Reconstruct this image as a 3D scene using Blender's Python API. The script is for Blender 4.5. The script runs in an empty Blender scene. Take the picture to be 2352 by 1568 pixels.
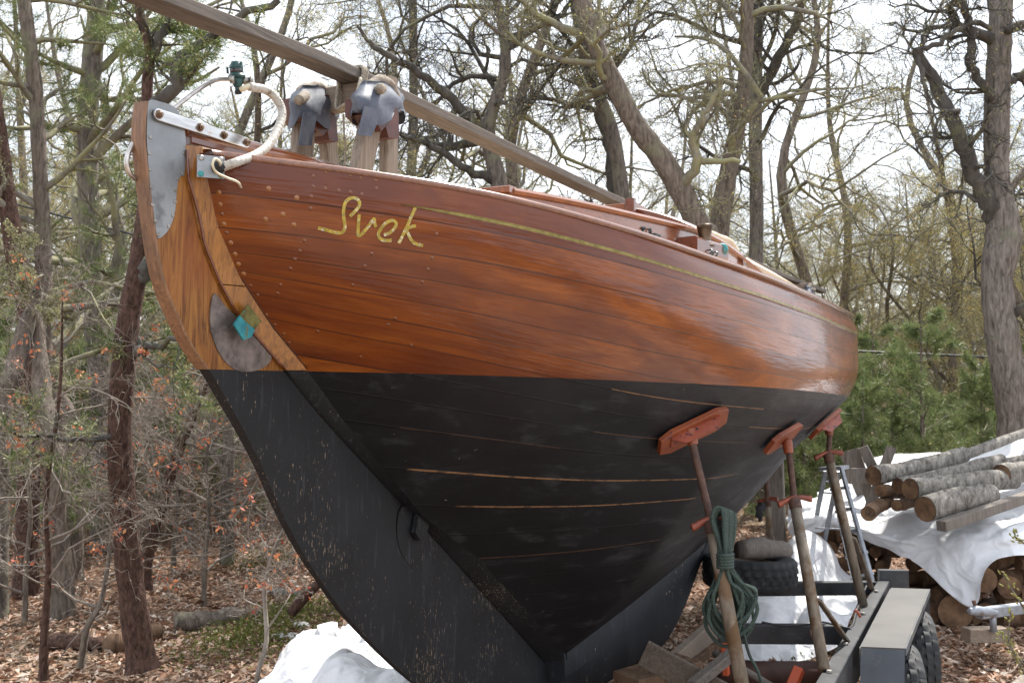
import bpy, bmesh, math, random
import numpy as np
from math import sin, cos, pi, radians, atan2, sqrt, tan
from mathutils import Vector, Matrix
from mathutils.bvhtree import BVHTree
V = Vector
SC = bpy.context.scene
COL = SC.collection
rnd = random.Random(7)

# ------------------------------------------------------------------ camera, sky, sun, exposure
FPX = 2614.0 / 1.0884; CU, CV = 1176.0, 784.0          # measured on a 2352 px wide view of the photograph
TH = radians(26); PITCH = radians(2.55)
CAMP = V((2.10, -2.05, 1.85))
RIGHT = V((cos(TH), sin(TH), 0))
FWD = V((-sin(TH) * cos(PITCH), cos(TH) * cos(PITCH), sin(PITCH)))
UP = RIGHT.cross(FWD)
cd = bpy.data.cameras.new('camera'); cam = bpy.data.objects.new('camera', cd); COL.objects.link(cam)
cd.sensor_width = 36; cd.lens = 36 * 2614 / 2560; cd.clip_end = 600; cd.clip_start = 0.05
cam.matrix_world = Matrix.Translation(CAMP) @ Matrix((RIGHT, UP, -FWD)).transposed().to_4x4()
cd.dof.use_dof = True; cd.dof.focus_distance = 3.3; cd.dof.aperture_fstop = 11
SC.camera = cam

SUN_EL = radians(56); SUN_AZ = radians(4)             # azimuth from +Y towards +X
w = bpy.data.worlds.new('World'); SC.world = w; w.use_nodes = True
nt = w.node_tree; nt.nodes.clear()
wo = nt.nodes.new('ShaderNodeOutputWorld'); bg = nt.nodes.new('ShaderNodeBackground')
sky = nt.nodes.new('ShaderNodeTexSky'); sky.sky_type = 'NISHITA'; sky.sun_disc = False
sky.sun_elevation = SUN_EL; sky.sun_rotation = SUN_AZ; sky.dust_density = 2.0; sky.air_density = 1.2
tc = nt.nodes.new('ShaderNodeTexCoord'); ns = nt.nodes.new('ShaderNodeTexNoise')
ns.inputs['Scale'].default_value = 2.2; ns.inputs['Detail'].default_value = 5; ns.inputs['Roughness'].default_value = .55
rp = nt.nodes.new('ShaderNodeValToRGB'); rp.color_ramp.elements[0].position = .30; rp.color_ramp.elements[1].position = .50
mx = nt.nodes.new('ShaderNodeMix'); mx.data_type = 'RGBA'; mx.inputs['B'].default_value = (10.3, 10.9, 11.8, 1)
nt.links.new(tc.outputs['Generated'], ns.inputs['Vector']); nt.links.new(ns.outputs['Fac'], rp.inputs['Fac'])
nt.links.new(rp.outputs['Color'], mx.inputs['Factor']); nt.links.new(sky.outputs['Color'], mx.inputs['A'])
nt.links.new(mx.outputs['Result'], bg.inputs['Color']); nt.links.new(bg.outputs['Background'], wo.inputs['Surface'])
bg.inputs['Strength'].default_value = 0.088
sd = bpy.data.lights.new('sun', 'SUN'); sun = bpy.data.objects.new('sun', sd); COL.objects.link(sun)
sd.energy = 5.0; sd.angle = radians(.5); sd.color = (1, .955, .88)
sdir = V((sin(SUN_AZ) * cos(SUN_EL), cos(SUN_AZ) * cos(SUN_EL), sin(SUN_EL)))
sun.rotation_euler = sdir.to_track_quat('Z', 'Y').to_euler(); sun.location = (0, 0, 30)
SC.view_settings.view_transform = 'Standard'; SC.view_settings.look = 'None'
SC.view_settings.exposure = 0.95; SC.view_settings.gamma = 1

# ------------------------------------------------------------------ measuring helpers
def ray(u, v): return FWD + RIGHT * ((u - CU) / FPX) - UP * ((v - CV) / FPX)
def onx(u, v, x=0.): r = ray(u, v); return CAMP + r * ((x - CAMP.x) / r.x)
def ony(u, v, y): r = ray(u, v); return CAMP + r * ((y - CAMP.y) / r.y)
def onz(u, v, z=0.): r = ray(u, v); return CAMP + r * ((z - CAMP.z) / r.z)
def at(u, v, d): return CAMP + ray(u, v) * d

# ------------------------------------------------------------------ mesh helpers
class MB:
    def __init__(s): s.v = []; s.f = []; s.uv = None; s.m = []
    def add(s, vs, fs, mi=0):
        b = len(s.v); s.v.extend(vs); s.f.extend([tuple(i + b for i in f) for f in fs]); s.m.extend([mi] * len(fs))
    def build(s, name, mats, parent=None, smooth=True, loc=None):
        me = bpy.data.meshes.new(name); me.from_pydata([tuple(x) for x in s.v], [], s.f)
        mats = mats if isinstance(mats, (list, tuple)) else [mats]
        for m in mats: me.materials.append(m)
        if len(mats) > 1: me.polygons.foreach_set('material_index', s.m)
        if smooth: me.polygons.foreach_set('use_smooth', [True] * len(me.polygons)); me.set_sharp_from_angle(angle=radians(38)) if smooth == 2 else None
        me.update(); o = bpy.data.objects.new(name, me); COL.objects.link(o)
        if parent: link(o, parent)
        return o
def link(o, parent):
    o.parent = parent; o.matrix_parent_inverse = Matrix.Translation(-wloc(parent))
def wloc(p):
    l = V((0, 0, 0))
    q = p
    while q is not None:
        l = l + q.location + q.matrix_parent_inverse.to_translation() if q.parent else l + q.location
        q = q.parent
    return l
def thing(name, label, cat, loc=(0, 0, 0), group=None):
    o = bpy.data.objects.new(name, None); COL.objects.link(o); o.location = loc
    o['label'] = label; o['category'] = cat
    if group: o['group'] = group
    o.empty_display_size = .1
    return o
def tag(o, label, cat, group=None):
    o['label'] = label; o['category'] = cat
    if group: o['group'] = group
    return o
def frames(pts):
    n = len(pts); T = []
    for i in range(n):
        a = pts[max(i - 1, 0)]; b = pts[min(i + 1, n - 1)]; t = (b - a)
        T.append(t.normalized() if t.length > 1e-9 else V((0, 0, 1)))
    r = T[0].orthogonal().normalized(); out = []
    for t in T:
        r = r - t * r.dot(t)
        r = r.normalized() if r.length > 1e-6 else t.orthogonal().normalized()
        out.append((t, r, t.cross(r)))
    return out
def tube(mb, pts, rad, n=8, cap=True, mi=0):
    pts = [V(p) for p in pts]
    if not isinstance(rad, (list, tuple)): rad = [rad] * len(pts)
    fr = frames(pts); vs = []; fs = []
    cs = [(cos(2 * pi * k / n), sin(2 * pi * k / n)) for k in range(n)]
    for p, r, (t, a, b) in zip(pts, rad, fr):
        for c, s_ in cs: vs.append(p + a * (r * c) + b * (r * s_))
    for i in range(len(pts) - 1):
        o = i * n
        for k in range(n):
            k2 = (k + 1) % n; fs.append((o + k, o + k2, o + n + k2, o + n + k))
    if cap: fs.append(tuple(range(n - 1, -1, -1))); fs.append(tuple(range(len(vs) - n, len(vs))))
    mb.add(vs, fs, mi)
def lathe(mb, base, axis, prof, n=16, mi=0):
    axis = V(axis).normalized(); a = axis.orthogonal().normalized(); b = axis.cross(a); base = V(base); vs = []; fs = []
    for r, h in prof:
        for k in range(n):
            an = 2 * pi * k / n; vs.append(base + axis * h + a * (r * cos(an)) + b * (r * sin(an)))
    for i in range(len(prof) - 1):
        for k in range(n): k2 = (k + 1) % n; fs.append((i * n + k, i * n + k2, i * n + n + k2, i * n + n + k))
    fs.append(tuple(range(n - 1, -1, -1))); fs.append(tuple(range(len(vs) - n, len(vs))))
    mb.add(vs, fs, mi)
def beam(mb, a, b, w_, h, up=(0, 0, 1), mi=0, bev=.003):
    """a bevelled board from a to b, w_ wide sideways, h thick along up"""
    a = V(a); b = V(b); t = (b - a); L = t.length; t.normalize(); up = V(up); s_ = t.cross(up)
    if s_.length < 1e-4: s_ = t.orthogonal()
    s_.normalize(); u = s_.cross(t); c = min(bev, w_ * .3, h * .3)
    sec = [(-w_ / 2 + c, -h / 2), (w_ / 2 - c, -h / 2), (w_ / 2, -h / 2 + c), (w_ / 2, h / 2 - c), (w_ / 2 - c, h / 2), (-w_ / 2 + c, h / 2), (-w_ / 2, h / 2 - c), (-w_ / 2, -h / 2 + c)]
    vs = [a + s_ * x + u * y for x, y in sec] + [b + s_ * x + u * y for x, y in sec]
    fs = [(k, (k + 1) % 8, 8 + (k + 1) % 8, 8 + k) for k in range(8)] + [tuple(range(7, -1, -1)), tuple(range(8, 16))]
    mb.add(vs, fs, mi)
def prism(mb, poly, off, mi=0):
    """polygon of 3D points, given thickness by the vector off"""
    n = len(poly); off = V(off); vs = [V(p) for p in poly] + [V(p) + off for p in poly]
    fs = [tuple(range(n)), tuple(range(2 * n - 1, n - 1, -1))] + [(k, n + k, n + (k + 1) % n, (k + 1) % n) for k in range(n)]
    mb.add(vs, fs, mi)
def spl(pts, n=6):
    """Catmull-Rom through 3D (or any) points"""
    P = [V(p) for p in pts]; P = [P[0] * 2 - P[1]] + P + [P[-1] * 2 - P[-2]]; out = []
    for i in range(1, len(P) - 2):
        a, b, c, d = P[i - 1], P[i], P[i + 1], P[i + 2]
        for k in range(n):
            t = k / n; out.append(.5 * ((2 * b) + (c - a) * t + (2 * a - 5 * b + 4 * c - d) * t * t + (3 * b - a - 3 * c + d) * t ** 3))
    out.append(P[-2]); return out
def one(name, fn, mat, parent=None, smooth=True):
    mb = MB(); fn(mb); return mb.build(name, mat, parent, smooth)

# ------------------------------------------------------------------ material helpers
class NT:
    def __init__(s, name, uv=False):
        s.m = bpy.data.materials.new(name); s.m.use_nodes = True; s.t = s.m.node_tree; s.t.nodes.clear()
        s.out = s.t.nodes.new('ShaderNodeOutputMaterial'); s.b = s.t.nodes.new('ShaderNodeBsdfPrincipled')
        s.t.links.new(s.b.outputs[0], s.out.inputs[0]); s.tc = s.t.nodes.new('ShaderNodeTexCoord')
        s.co = s.tc.outputs['UV' if uv else 'Object']
    def n(s, ty, **kw):
        nd = s.t.nodes.new(ty)
        for k, v in kw.items():
            if k[0].isupper() or k in ('0', '1', '2'):
                pass
            else: setattr(nd, k, v)
        return nd
    def L(s, a, b): s.t.links.new(a, b)
    def setin(s, nd, key, v):
        if hasattr(v, 'is_linked') or hasattr(v, 'links'): s.L(v, nd.inputs[key])
        else: nd.inputs[key].default_value = v
    def mapping(s, scale=(1, 1, 1), rot=(0, 0, 0), src=None):
        nd = s.n('ShaderNodeMapping'); nd.inputs['Scale'].default_value = scale; nd.inputs['Rotation'].default_value = rot
        s.L(src or s.co, nd.inputs[0]); return nd.outputs[0]
    def noise(s, scale=5, detail=4, rough=.55, vec=None, dist=0):
        nd = s.n('ShaderNodeTexNoise'); nd.inputs['Scale'].default_value = scale; nd.inputs['Detail'].default_value = detail
        nd.inputs['Roughness'].default_value = rough; nd.inputs['Distortion'].default_value = dist
        s.L(vec or s.co, nd.inputs['Vector']); return nd.outputs['Fac']
    def ramp(s, fac, stops):
        nd = s.n('ShaderNodeValToRGB'); e = nd.color_ramp.elements
        while len(e) < len(stops): e.new(.5)
        for q, (p, c) in zip(e, stops):
            q.position = p; q.color = (c, c, c, 1) if isinstance(c, (int, float)) else (*c[:3], 1)
        s.L(fac, nd.inputs[0]); return nd.outputs[0]
    def mix(s, f, a, b, mode='MIX'):
        nd = s.n('ShaderNodeMix', data_type='RGBA', blend_type=mode)
        for k, v in (('Factor', f), ('A', a), ('B', b)):
            if isinstance(v, tuple): v = (*v[:3], 1)
            s.setin(nd, k, v)
        return nd.outputs['Result']
    def math(s, op, a, b=0., c=None):
        nd = s.n('ShaderNodeMath', operation=op); s.setin(nd, 0, a); s.setin(nd, 1, b)
        if c is not None: s.setin(nd, 2, c)
        return nd.outputs[0]
    def bump(s, h, st=.3, dist=.01):
        nd = s.n('ShaderNodeBump'); nd.inputs['Strength'].default_value = st; nd.inputs['Distance'].default_value = dist
        s.L(h, nd.inputs['Height']); s.L(nd.outputs[0], s.b.inputs['Normal']); return nd
    def fin(s, col=None, rough=None, **kw):
        if col is not None: s.setin(s.b, 'Base Color', (*col[:3], 1) if isinstance(col, tuple) else col)
        if rough is not None: s.setin(s.b, 'Roughness', rough)
        for k, v in kw.items(): s.setin(s.b, k.replace('_', ' '), v)
        return s.m

def mottled(name, c1, c2, rough=.8, scale=20, st=.3, dist=.005, stretch=(1, 1, 1), metal=0., lo=.35, hi=.65, c3=None, s3=3, lo3=.55, hi3=.65, **kw):
    m = NT(name); v = m.mapping(stretch); f = m.noise(scale, 5, .6, v)
    c = m.ramp(f, [(lo, c1), (hi, c2)])
    if c3: c = m.mix(m.ramp(m.noise(s3, 4, .65), [(lo3, 0), (hi3, 1)]), c, c3)
    m.bump(f, st, dist); return m.fin(c, rough, Metallic=metal, **kw)

M = {}
def varnish(name, uv=True, planks=True):
    m = NT(name, uv=uv)
    sp = m.n('ShaderNodeSeparateXYZ'); m.L(m.co, sp.inputs[0]); U, K = sp.outputs[0], sp.outputs[1]
    pid = m.math('FLOOR', K)
    wn = m.n('ShaderNodeTexWhiteNoise', noise_dimensions='1D'); m.L(m.math('ADD', pid, 3.4), wn.inputs['W'])
    cv = m.n('ShaderNodeCombineXYZ'); m.L(m.math('ADD', m.math('MULTIPLY', U, 1.), m.math('MULTIPLY', pid, 7.3)), cv.inputs[0]); m.L(m.math('MULTIPLY', K, .1), cv.inputs[1])
    g = m.noise(9, 6, .62, m.mapping((.55, 14, 1), src=cv.outputs[0]), .6)          # long grain
    g2 = m.noise(60, 3, .6, m.mapping((.12, 3.2, 1), src=cv.outputs[0]), .3)
    b = m.noise(1.6, 4, .55, m.mapping((1.1, 5, 1), src=cv.outputs[0]), .8)           # wide stain clouds
    pv = m.n('ShaderNodeValToRGB'); pv.color_ramp.interpolation = 'CONSTANT'; e = pv.color_ramp.elements; vals = [.34, .58, .64, .52, .56, .46, .40, .90, .66, .6, .5]
    while len(e) < len(vals): e.new(.5)
    for i_, (q_, x_) in enumerate(zip(e, vals)): q_.position = i_ / 12 + .001 * (i_ > 0); q_.color = (x_, x_, x_, 1)
    m.L(m.math('DIVIDE', m.math('ADD', K, .0), 12.), pv.inputs[0])
    base = m.ramp(m.math('ADD', m.math('MULTIPLY', pv.outputs[0], .62), m.math('MULTIPLY', b, .42)), [(.25, (.095, .019, .004)), (.45, (.165, .038, .006)), (.6, (.25, .066, .009)), (.8, (.39, .115, .014))])
    bl = m.noise(2.3, 5, .6, m.mapping((1, .22, 1)), .5); c = m.mix(m.ramp(b, [(.34, .7), (.50, .1), (.7, 0)]), base, (.085, .018, .006)); c = m.mix(m.ramp(bl, [(.40, .6), (.54, 0)]), c, (.10, .022, .007)); c = m.mix(m.ramp(bl, [(.58, 0), (.74, .35)]), c, (.42, .14, .025))
    c = m.mix(m.ramp(g, [(.34, .55), (.46, .12), (.6, 0)]), c, (.12, .026, .008))
    kn = m.noise(2.6, 5, .6, m.mapping((1.6, 4, 1), src=cv.outputs[0]), 2.5); c = m.mix(m.ramp(kn, [(.58, 0), (.72, .4)]), c, (.13, .03, .009))
    c = m.mix(m.ramp(g2, [(.38, .3), (.56, 0)]), c, (.10, .02, .006))
    fr = m.math('FRACT', K)
    d = m.math('MINIMUM', fr, m.math('SUBTRACT', 1., fr))
    wob = m.math('MULTIPLY', m.noise(40, 3, .6, m.mapping((1, .05, 1))), .03)
    seam = m.ramp(m.math('SUBTRACT', d, wob), [(.0, .9), (.008, .6), (.018, 0)])
    c = m.mix(m.math('MULTIPLY', seam, m.ramp(m.noise(3, 2), [(.3, .35), (.6, .95)])), c, (.03, .011, .006))
    h = m.math('ADD', m.math('MULTIPLY', seam, -1.), m.math('MULTIPLY', g2, .12))
    bp = m.bump(h, .25, .004)
    rg = m.ramp(b, [(.3, .34), (.7, .24)])
    # long-wave unevenness of fair planks under varnish
    bp2 = m.n('ShaderNodeBump'); bp2.inputs['Strength'].default_value = .12; bp2.inputs['Distance'].default_value = .02
    m.L(m.noise(4, 2, .5, m.mapping((1.2, 1.5, 1), src=m.co)), bp2.inputs['Height']); m.L(bp2.outputs[0], m.b.inputs['Coat Normal'])
    return m.fin(c, rg, Coat_Weight=.55, Coat_Roughness=.07, Specular_IOR_Level=.12)
def bottompaint():
    m = NT('bottom paint', uv=True)
    sp = m.n('ShaderNodeSeparateXYZ'); m.L(m.co, sp.inputs[0]); K = sp.outputs[1]
    ob = m.tc.outputs['Object']
    n1 = m.noise(3, 5, .6, ob); c = m.ramp(n1, [(.3, (.0052, .0056, .0078)), (.7, (.0098, .0105, .0142))])
    sm = m.noise(7, 5, .7, m.mapping((1, .35, 1.6), rot=(.5, 0, 0), src=ob)); c = m.mix(m.ramp(sm, [(.56, 0), (.8, .4)]), c, (.085, .09, .10))
    wp = m.noise(3, 6, .75, m.mapping((.9, .9, 7), src=ob)); c = m.mix(m.math('MULTIPLY', m.ramp(wp, [(.55, 0), (.75, .5)]), m.ramp(m.noise(1.1, 3, .5, ob), [(.45, 0), (.6, 1)])), c, (.07, .075, .085))
    fr = m.math('FRACT', K); d = m.math('MINIMUM', fr, m.math('SUBTRACT', 1., fr))
    seam = m.ramp(m.math('SUBTRACT', d, m.math('MULTIPLY', m.noise(60, 3, .6, ob), .03)), [(.0, 1), (.007, .8), (.016, 0)])
    U = sp.outputs[0]; KR = m.math('ROUND', K); op = None
    for kk, y0, y1, st in ((10, 1.15, 3.1, 1.), (11, 1.42, 2.7, 1.), (6, 1.6, 2.6, .9), (7, 2.6, 4.2, .8), (8, 1.7, 2.7, .3), (13, 1.7, 2.6, .25), (9, 1.0, 1.6, .15)):
        a = m.math('MULTIPLY', m.math('COMPARE', KR, float(kk), .3), m.math('MULTIPLY', m.math('GREATER_THAN', U, y0), m.math('LESS_THAN', U, y1)))
        a = m.math('MULTIPLY', a, st); op = a if op is None else m.math('ADD', op, a)
    op = m.math('MULTIPLY', op, m.ramp(m.noise(14, 3, .6, ob), [(.36, .25), (.5, 1)]))
    c = m.mix(m.math('MULTIPLY', seam, .35), c, (.004, .004, .005))
    c = m.mix(m.math('MULTIPLY', seam, op), c, (.22, .12, .06))
    ch = m.ramp(m.noise(34, 3, .6, m.mapping((1.4, 1.4, .5), src=ob)), [(.735, 0), (.755, 1)])
    c = m.mix(m.math('MULTIPLY', ch, .6), c, (.25, .20, .15))
    m.bump(m.math('ADD', m.math('MULTIPLY', seam, -1), m.math('MULTIPLY', n1, .6)), .35, .006)
    return m.fin(c, m.ramp(sm, [(.35, .42), (.7, .6)]), Specular_IOR_Level=.3)
def chippaint(name, c1, c2, zsplit=None, dense=.742, grain=(9, 9, 1.3)):
    """painted timber; flecks of bare wood where the paint has lifted"""
    m = NT(name); n1 = m.noise(4, 5, .6); c = m.ramp(n1, [(.3, c1), (.7, c2)])
    st = m.noise(22, 5, .7, m.mapping(grain, rot=(.62, 0, 0)))
    big = m.noise(2.2, 3, .6)
    f = m.math('MULTIPLY', m.ramp(m.math('ADD', st, m.math('MULTIPLY', big, .32)), [(dense + .075, 0), (dense + .09, 1)]), 1.)
    c = m.mix(f, c, (.36, .27, .19))
    sc = m.ramp(m.noise(9, 4, .7, m.mapping((5, 5, .6), rot=(.62, 0, 0))), [(.58, 0), (.8, .4)])
    c = m.mix(sc, c, (.10, .115, .135)); m.bump(m.math('SUBTRACT', st, f), .3, .003)
    return m.fin(c, .62, Specular_IOR_Level=.3)
def wood(name, c1, c2, rough=.7, axis=1, scale=6, coat=0., knots=True, st=.35, weather=None, rot=(0, 0, 0)):
    m = NT(name); s_ = [14, 14, 14]; s_[axis] = .7
    v = m.mapping(tuple(s_), rot=rot); g = m.noise(scale, 6, .65, v, 1.2)
    c = m.ramp(g, [(.3, c1), (.5, tuple((a + b) / 2 for a, b in zip(c1, c2))), (.7, c2)])
    cr = m.noise(scale * 2.5, 3, .7, v, .3); c = m.mix(m.ramp(cr, [(.3, .8), (.4, 0)]), c, tuple(x * .35 for x in c1))
    if weather: c = m.mix(m.ramp(m.noise(2.5, 4, .6), [(.45, 0), (.62, .8)]), c, weather)
    m.bump(g, st, .004)
    return m.fin(c, rough, Coat_Weight=coat, Coat_Roughness=.12)
M['topside'] = varnish('varnished planking')
M['bottom'] = bottompaint()
M['rudder_paint'] = chippaint('chipped dark rudder paint', (.0072, .0078, .0095), (.013, .014, .0168))
M['keel_paint'] = chippaint('blue black keel paint', (.0062, .0068, .009), (.0125, .014, .019), dense=.765, grain=(7, 1.2, 1))
def keelstreaks(m):
    t = m.node_tree; b = [n for n in t.nodes if n.type == 'BSDF_PRINCIPLED'][0]; src = b.inputs['Base Color'].links[0].from_socket
    tc_ = t.nodes.new('ShaderNodeTexCoord'); mp = t.nodes.new('ShaderNodeMapping'); mp.inputs['Scale'].default_value = (6, 9, .8); nz = t.nodes.new('ShaderNodeTexNoise'); nz.inputs['Scale'].default_value = 2.2; nz.inputs['Detail'].default_value = 5; nz.inputs['Roughness'].default_value = .7
    cr = t.nodes.new('ShaderNodeValToRGB'); cr.color_ramp.elements[0].position = .60; cr.color_ramp.elements[0].color = (0, 0, 0, 1); cr.color_ramp.elements[1].position = .74; cr.color_ramp.elements[1].color = (.6, .6, .6, 1)
    mx_ = t.nodes.new('ShaderNodeMix'); mx_.data_type = 'RGBA'; mx_.inputs['B'].default_value = (.07, .115, .15, 1)
    t.links.new(tc_.outputs['Object'], mp.inputs[0]); t.links.new(mp.outputs[0], nz.inputs['Vector']); t.links.new(nz.outputs['Fac'], cr.inputs[0]); t.links.new(cr.outputs[0], mx_.inputs['Factor']); t.links.new(src, mx_.inputs['A']); t.links.new(mx_.outputs['Result'], b.inputs['Base Color'])
keelstreaks(M['keel_paint'])
def oak():
    m = NT('varnished oak'); v = m.mapping((8, 8, .7), rot=(-.42, 0, 0)); g = m.noise(4.2, 7, .72, v, 1.8)
    c = m.ramp(g, [(.34, (.05, .017, .004)), (.44, (.15, .056, .011)), (.54, (.26, .112, .022)), (.68, (.37, .185, .042))])
    d = m.noise(1.9, 4, .55); c = m.mix(m.ramp(d, [(.40, .65), (.58, 0)]), c, (.23, .068, .018))
    m.bump(g, .12, .002); return m.fin(c, .5, Coat_Weight=.18, Coat_Roughness=.25, Specular_IOR_Level=.2)
M['oak'] = oak()
M['oak_trim'] = wood('dark varnished oak', (.13, .045, .009), (.40, .165, .03), .35, 2, 5, .35, st=.15, rot=(.3, 0, 0))
M['mahog'] = wood('varnished mahogany trim', (.13, .036, .011), (.27, .085, .026), .26, 1, 4, .9, st=.1)
M['mahog2'] = wood('dark mahogany trim', (.085, .02, .008), (.17, .046, .017), .26, 1, 4, .9, st=.1)
M['deck'] = wood('covering board', (.12, .04, .02), (.25, .10, .05), .24, 1, 4, .9, st=.1)
M['lumber'] = wood('weathered lumber', (.068, .054, .045), (.165, .14, .12), .85, 1, 5, st=.5)
M['lumberz'] = wood('weathered lumber upright', (.13, .10, .078), (.27, .22, .175), .85, 2, 5, st=.5)
M['lumberx'] = wood('weathered lumber across', (.16, .12, .09), (.29, .23, .18), .85, 0, 5, st=.5)
M['plankdark'] = wood('dark brown plank', (.055, .04, .03), (.135, .105, .082), .9, 1, 4, st=.6)
M['greywood'] = wood('old grey board', (.10, .083, .070), (.22, .19, .165), .9, 2, 4, st=.6)
M['steelplate'] = mottled('galvanised plate', (.20, .21, .22), (.30, .315, .325), .48, 6, .08, .001, metal=.5, c3=(.15, .155, .16), s3=9)
M['stainless'] = mottled('tarnished stainless', (.38, .36, .34), (.66, .65, .65), .22, 14, .1, .001, stretch=(1, .3, 3), metal=1., c3=(.40, .30, .2), s3=16, lo3=.6, hi3=.7)
M['tubing'] = mottled('dull stainless tube', (.35, .31, .28), (.6, .57, .54), .33, 25, .1, .001, metal=.9)
M['rustbolt'] = mottled('rusty bolt', (.10, .055, .03), (.30, .21, .15), .5, 90, .3, .001, metal=.7)
M['screw'] = mottled('dull screw', (.20, .19, .17), (.42, .40, .37), .4, 60, .3, .001, metal=.9)
M['bronze'] = mottled('patinated bronze plate', (.10, .085, .08), (.24, .20, .185), .55, 17, .4, .002, metal=.55, c3=(.22, .21, .07), s3=13, lo3=.53, hi3=.60)
M['verdigris'] = mottled('verdigris bronze', (.015, .17, .19), (.05, .30, .30), .6, 12, .4, .002, c3=(.13, .11, .025), s3=11, lo3=.50, hi3=.56)
M['greenlamp'] = mottled('weathered green lamp', (.008, .035, .035), (.02, .08, .075), .4, 40, .3, .001)
M['winch'] = mottled('brown bronze winch', (.06, .04, .026), (.15, .105, .07), .35, 20, .1, .001, metal=.9)
M['whitetape'] = mottled('dirty white tape wrap', (.15, .11, .075), (.42, .395, .35), .5, 55, .6, .003, stretch=(1, 1, 1), lo=.3, hi=.5)
M['whitecable'] = mottled('yellowed cable', (.50, .43, .28), (.72, .67, .54), .45, 20, .05, .001)
M['ducttape'] = mottled('duct tape', (.04, .048, .072), (.078, .09, .122), .6, 14, .5, .004, c3=(.09, .095, .11), s3=12)
M['felt'] = mottled('dirty carpet padding', (.17, .14, .11), (.31, .27, .22), .95, 60, .9, .006)
M['redbracket'] = mottled('red brown steel bracket', (.05, .014, .010), (.10, .03, .022), .5, 18, .2, .002)
M['ropetan'] = mottled('tan rope', (.20, .17, .13), (.42, .37, .30), .9, 120, .9, .004)
M['ropegreen'] = mottled('green braided rope', (.014, .026, .022), (.058, .086, .072), .85, 260, .9, .004, lo=.4, hi=.6)
M['padred'] = mottled('red painted pad board', (.165, .034, .011), (.26, .064, .021), .5, 9, .3, .003, stretch=(1, .4, 1), c3=(.13, .04, .035), s3=9, lo3=.62, hi3=.68)
M['pinkred'] = mottled('faded red painted bracket', (.19, .036, .016), (.29, .068, .034), .5, 12, .3, .002, c3=(.02, .015, .03), s3=34, lo3=.57, hi3=.6)
M['redhandle'] = mottled('red enamelled handle', (.15, .032, .018), (.28, .07, .036), .45, 20, .2, .002, c3=(.10, .04, .025), s3=14)
M['rustscrew'] = mottled('rusty screw rod', (.045, .022, .016), (.12, .058, .04), .75, 30, .5, .003)
M['rustpipe'] = mottled('rust streaked galvanised pipe', (.12, .098, .075), (.24, .20, .155), .6, 12, .3, .003, stretch=(3, 3, .5), metal=.3, c3=(.12, .07, .035), s3=6, lo3=.5, hi3=.6)
M['blacksteel'] = mottled('black painted frame steel', (.010, .011, .013), (.035, .037, .042), .42, 8, .2, .003, c3=(.10, .095, .09), s3=18, lo3=.62, hi3=.72)
M['rustpipe2'] = mottled('dark rusty axle', (.035, .016, .012), (.075, .035, .026), .7, 9, .3, .003)
M['fender'] = mottled('dusty fender steel', (.040, .038, .037), (.064, .061, .058), .6, 3, .15, .002, c3=(.06, .053, .05), s3=7, metal=.2)
M['fenderside'] = mottled('slate painted fender side', (.028, .034, .046), (.05, .058, .073), .5, 5, .2, .002, c3=(.10, .10, .07), s3=7)
M['rubber'] = mottled('black tyre rubber', (.010, .0105, .012), (.026, .027, .030), .75, 14, .3, .003)
M['rim'] = mottled('dusty tan wheel rim', (.22, .17, .13), (.36, .30, .24), .6, 14, .2, .002, metal=.3)
M['orange'] = mottled('orange plastic guard', (.45, .075, .028), (.58, .12, .05), .5, 8, .1, .002)
M['alu'] = mottled('dull aluminium', (.20, .215, .24), (.36, .38, .41), .45, 10, .15, .002, metal=.6, c3=(.22, .23, .26), s3=5)
M['canvas'] = mottled('beige canvas cover', (.42, .33, .24), (.55, .45, .34), .9, 40, .3, .002)
M['rustygrey'] = mottled('grey galvanised tongue', (.20, .22, .25), (.34, .36, .40), .5, 10, .2, .002, metal=.4, c3=(.12, .05, .03), s3=6)
M['brass'] = mottled('weathered brass lettering', (.27, .19, .022), (.46, .34, .06), .42, 70, .5, .002, metal=.25, c3=(.62, .60, .46), s3=60, lo3=.56, hi3=.62)
M['gold'] = mottled('gold cove stripe', (.15, .12, .022), (.28, .225, .06), .25, 30, .1, .001, metal=.3)
M['darkhw'] = mottled('dark bronze fittings', (.02, .03, .028), (.07, .085, .08), .35, 30, .2, .001, metal=.7)
M['plug'] = wood('end grain wood plug', (.20, .072, .014), (.32, .12, .024), .35, 2, 12, .6, st=.1)
M['darkplug'] = wood('dark wood plug', (.11, .030, .006), (.19, .055, .010), .35, 2, 12, .6, st=.1)
M['cable'] = mottled('black overhead cable', (.012, .012, .014), (.03, .03, .03), .6, 10)
M['stone'] = mottled('pale stone', (.30, .29, .27), (.5, .49, .46), .85, 9, .5, .01)
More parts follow.
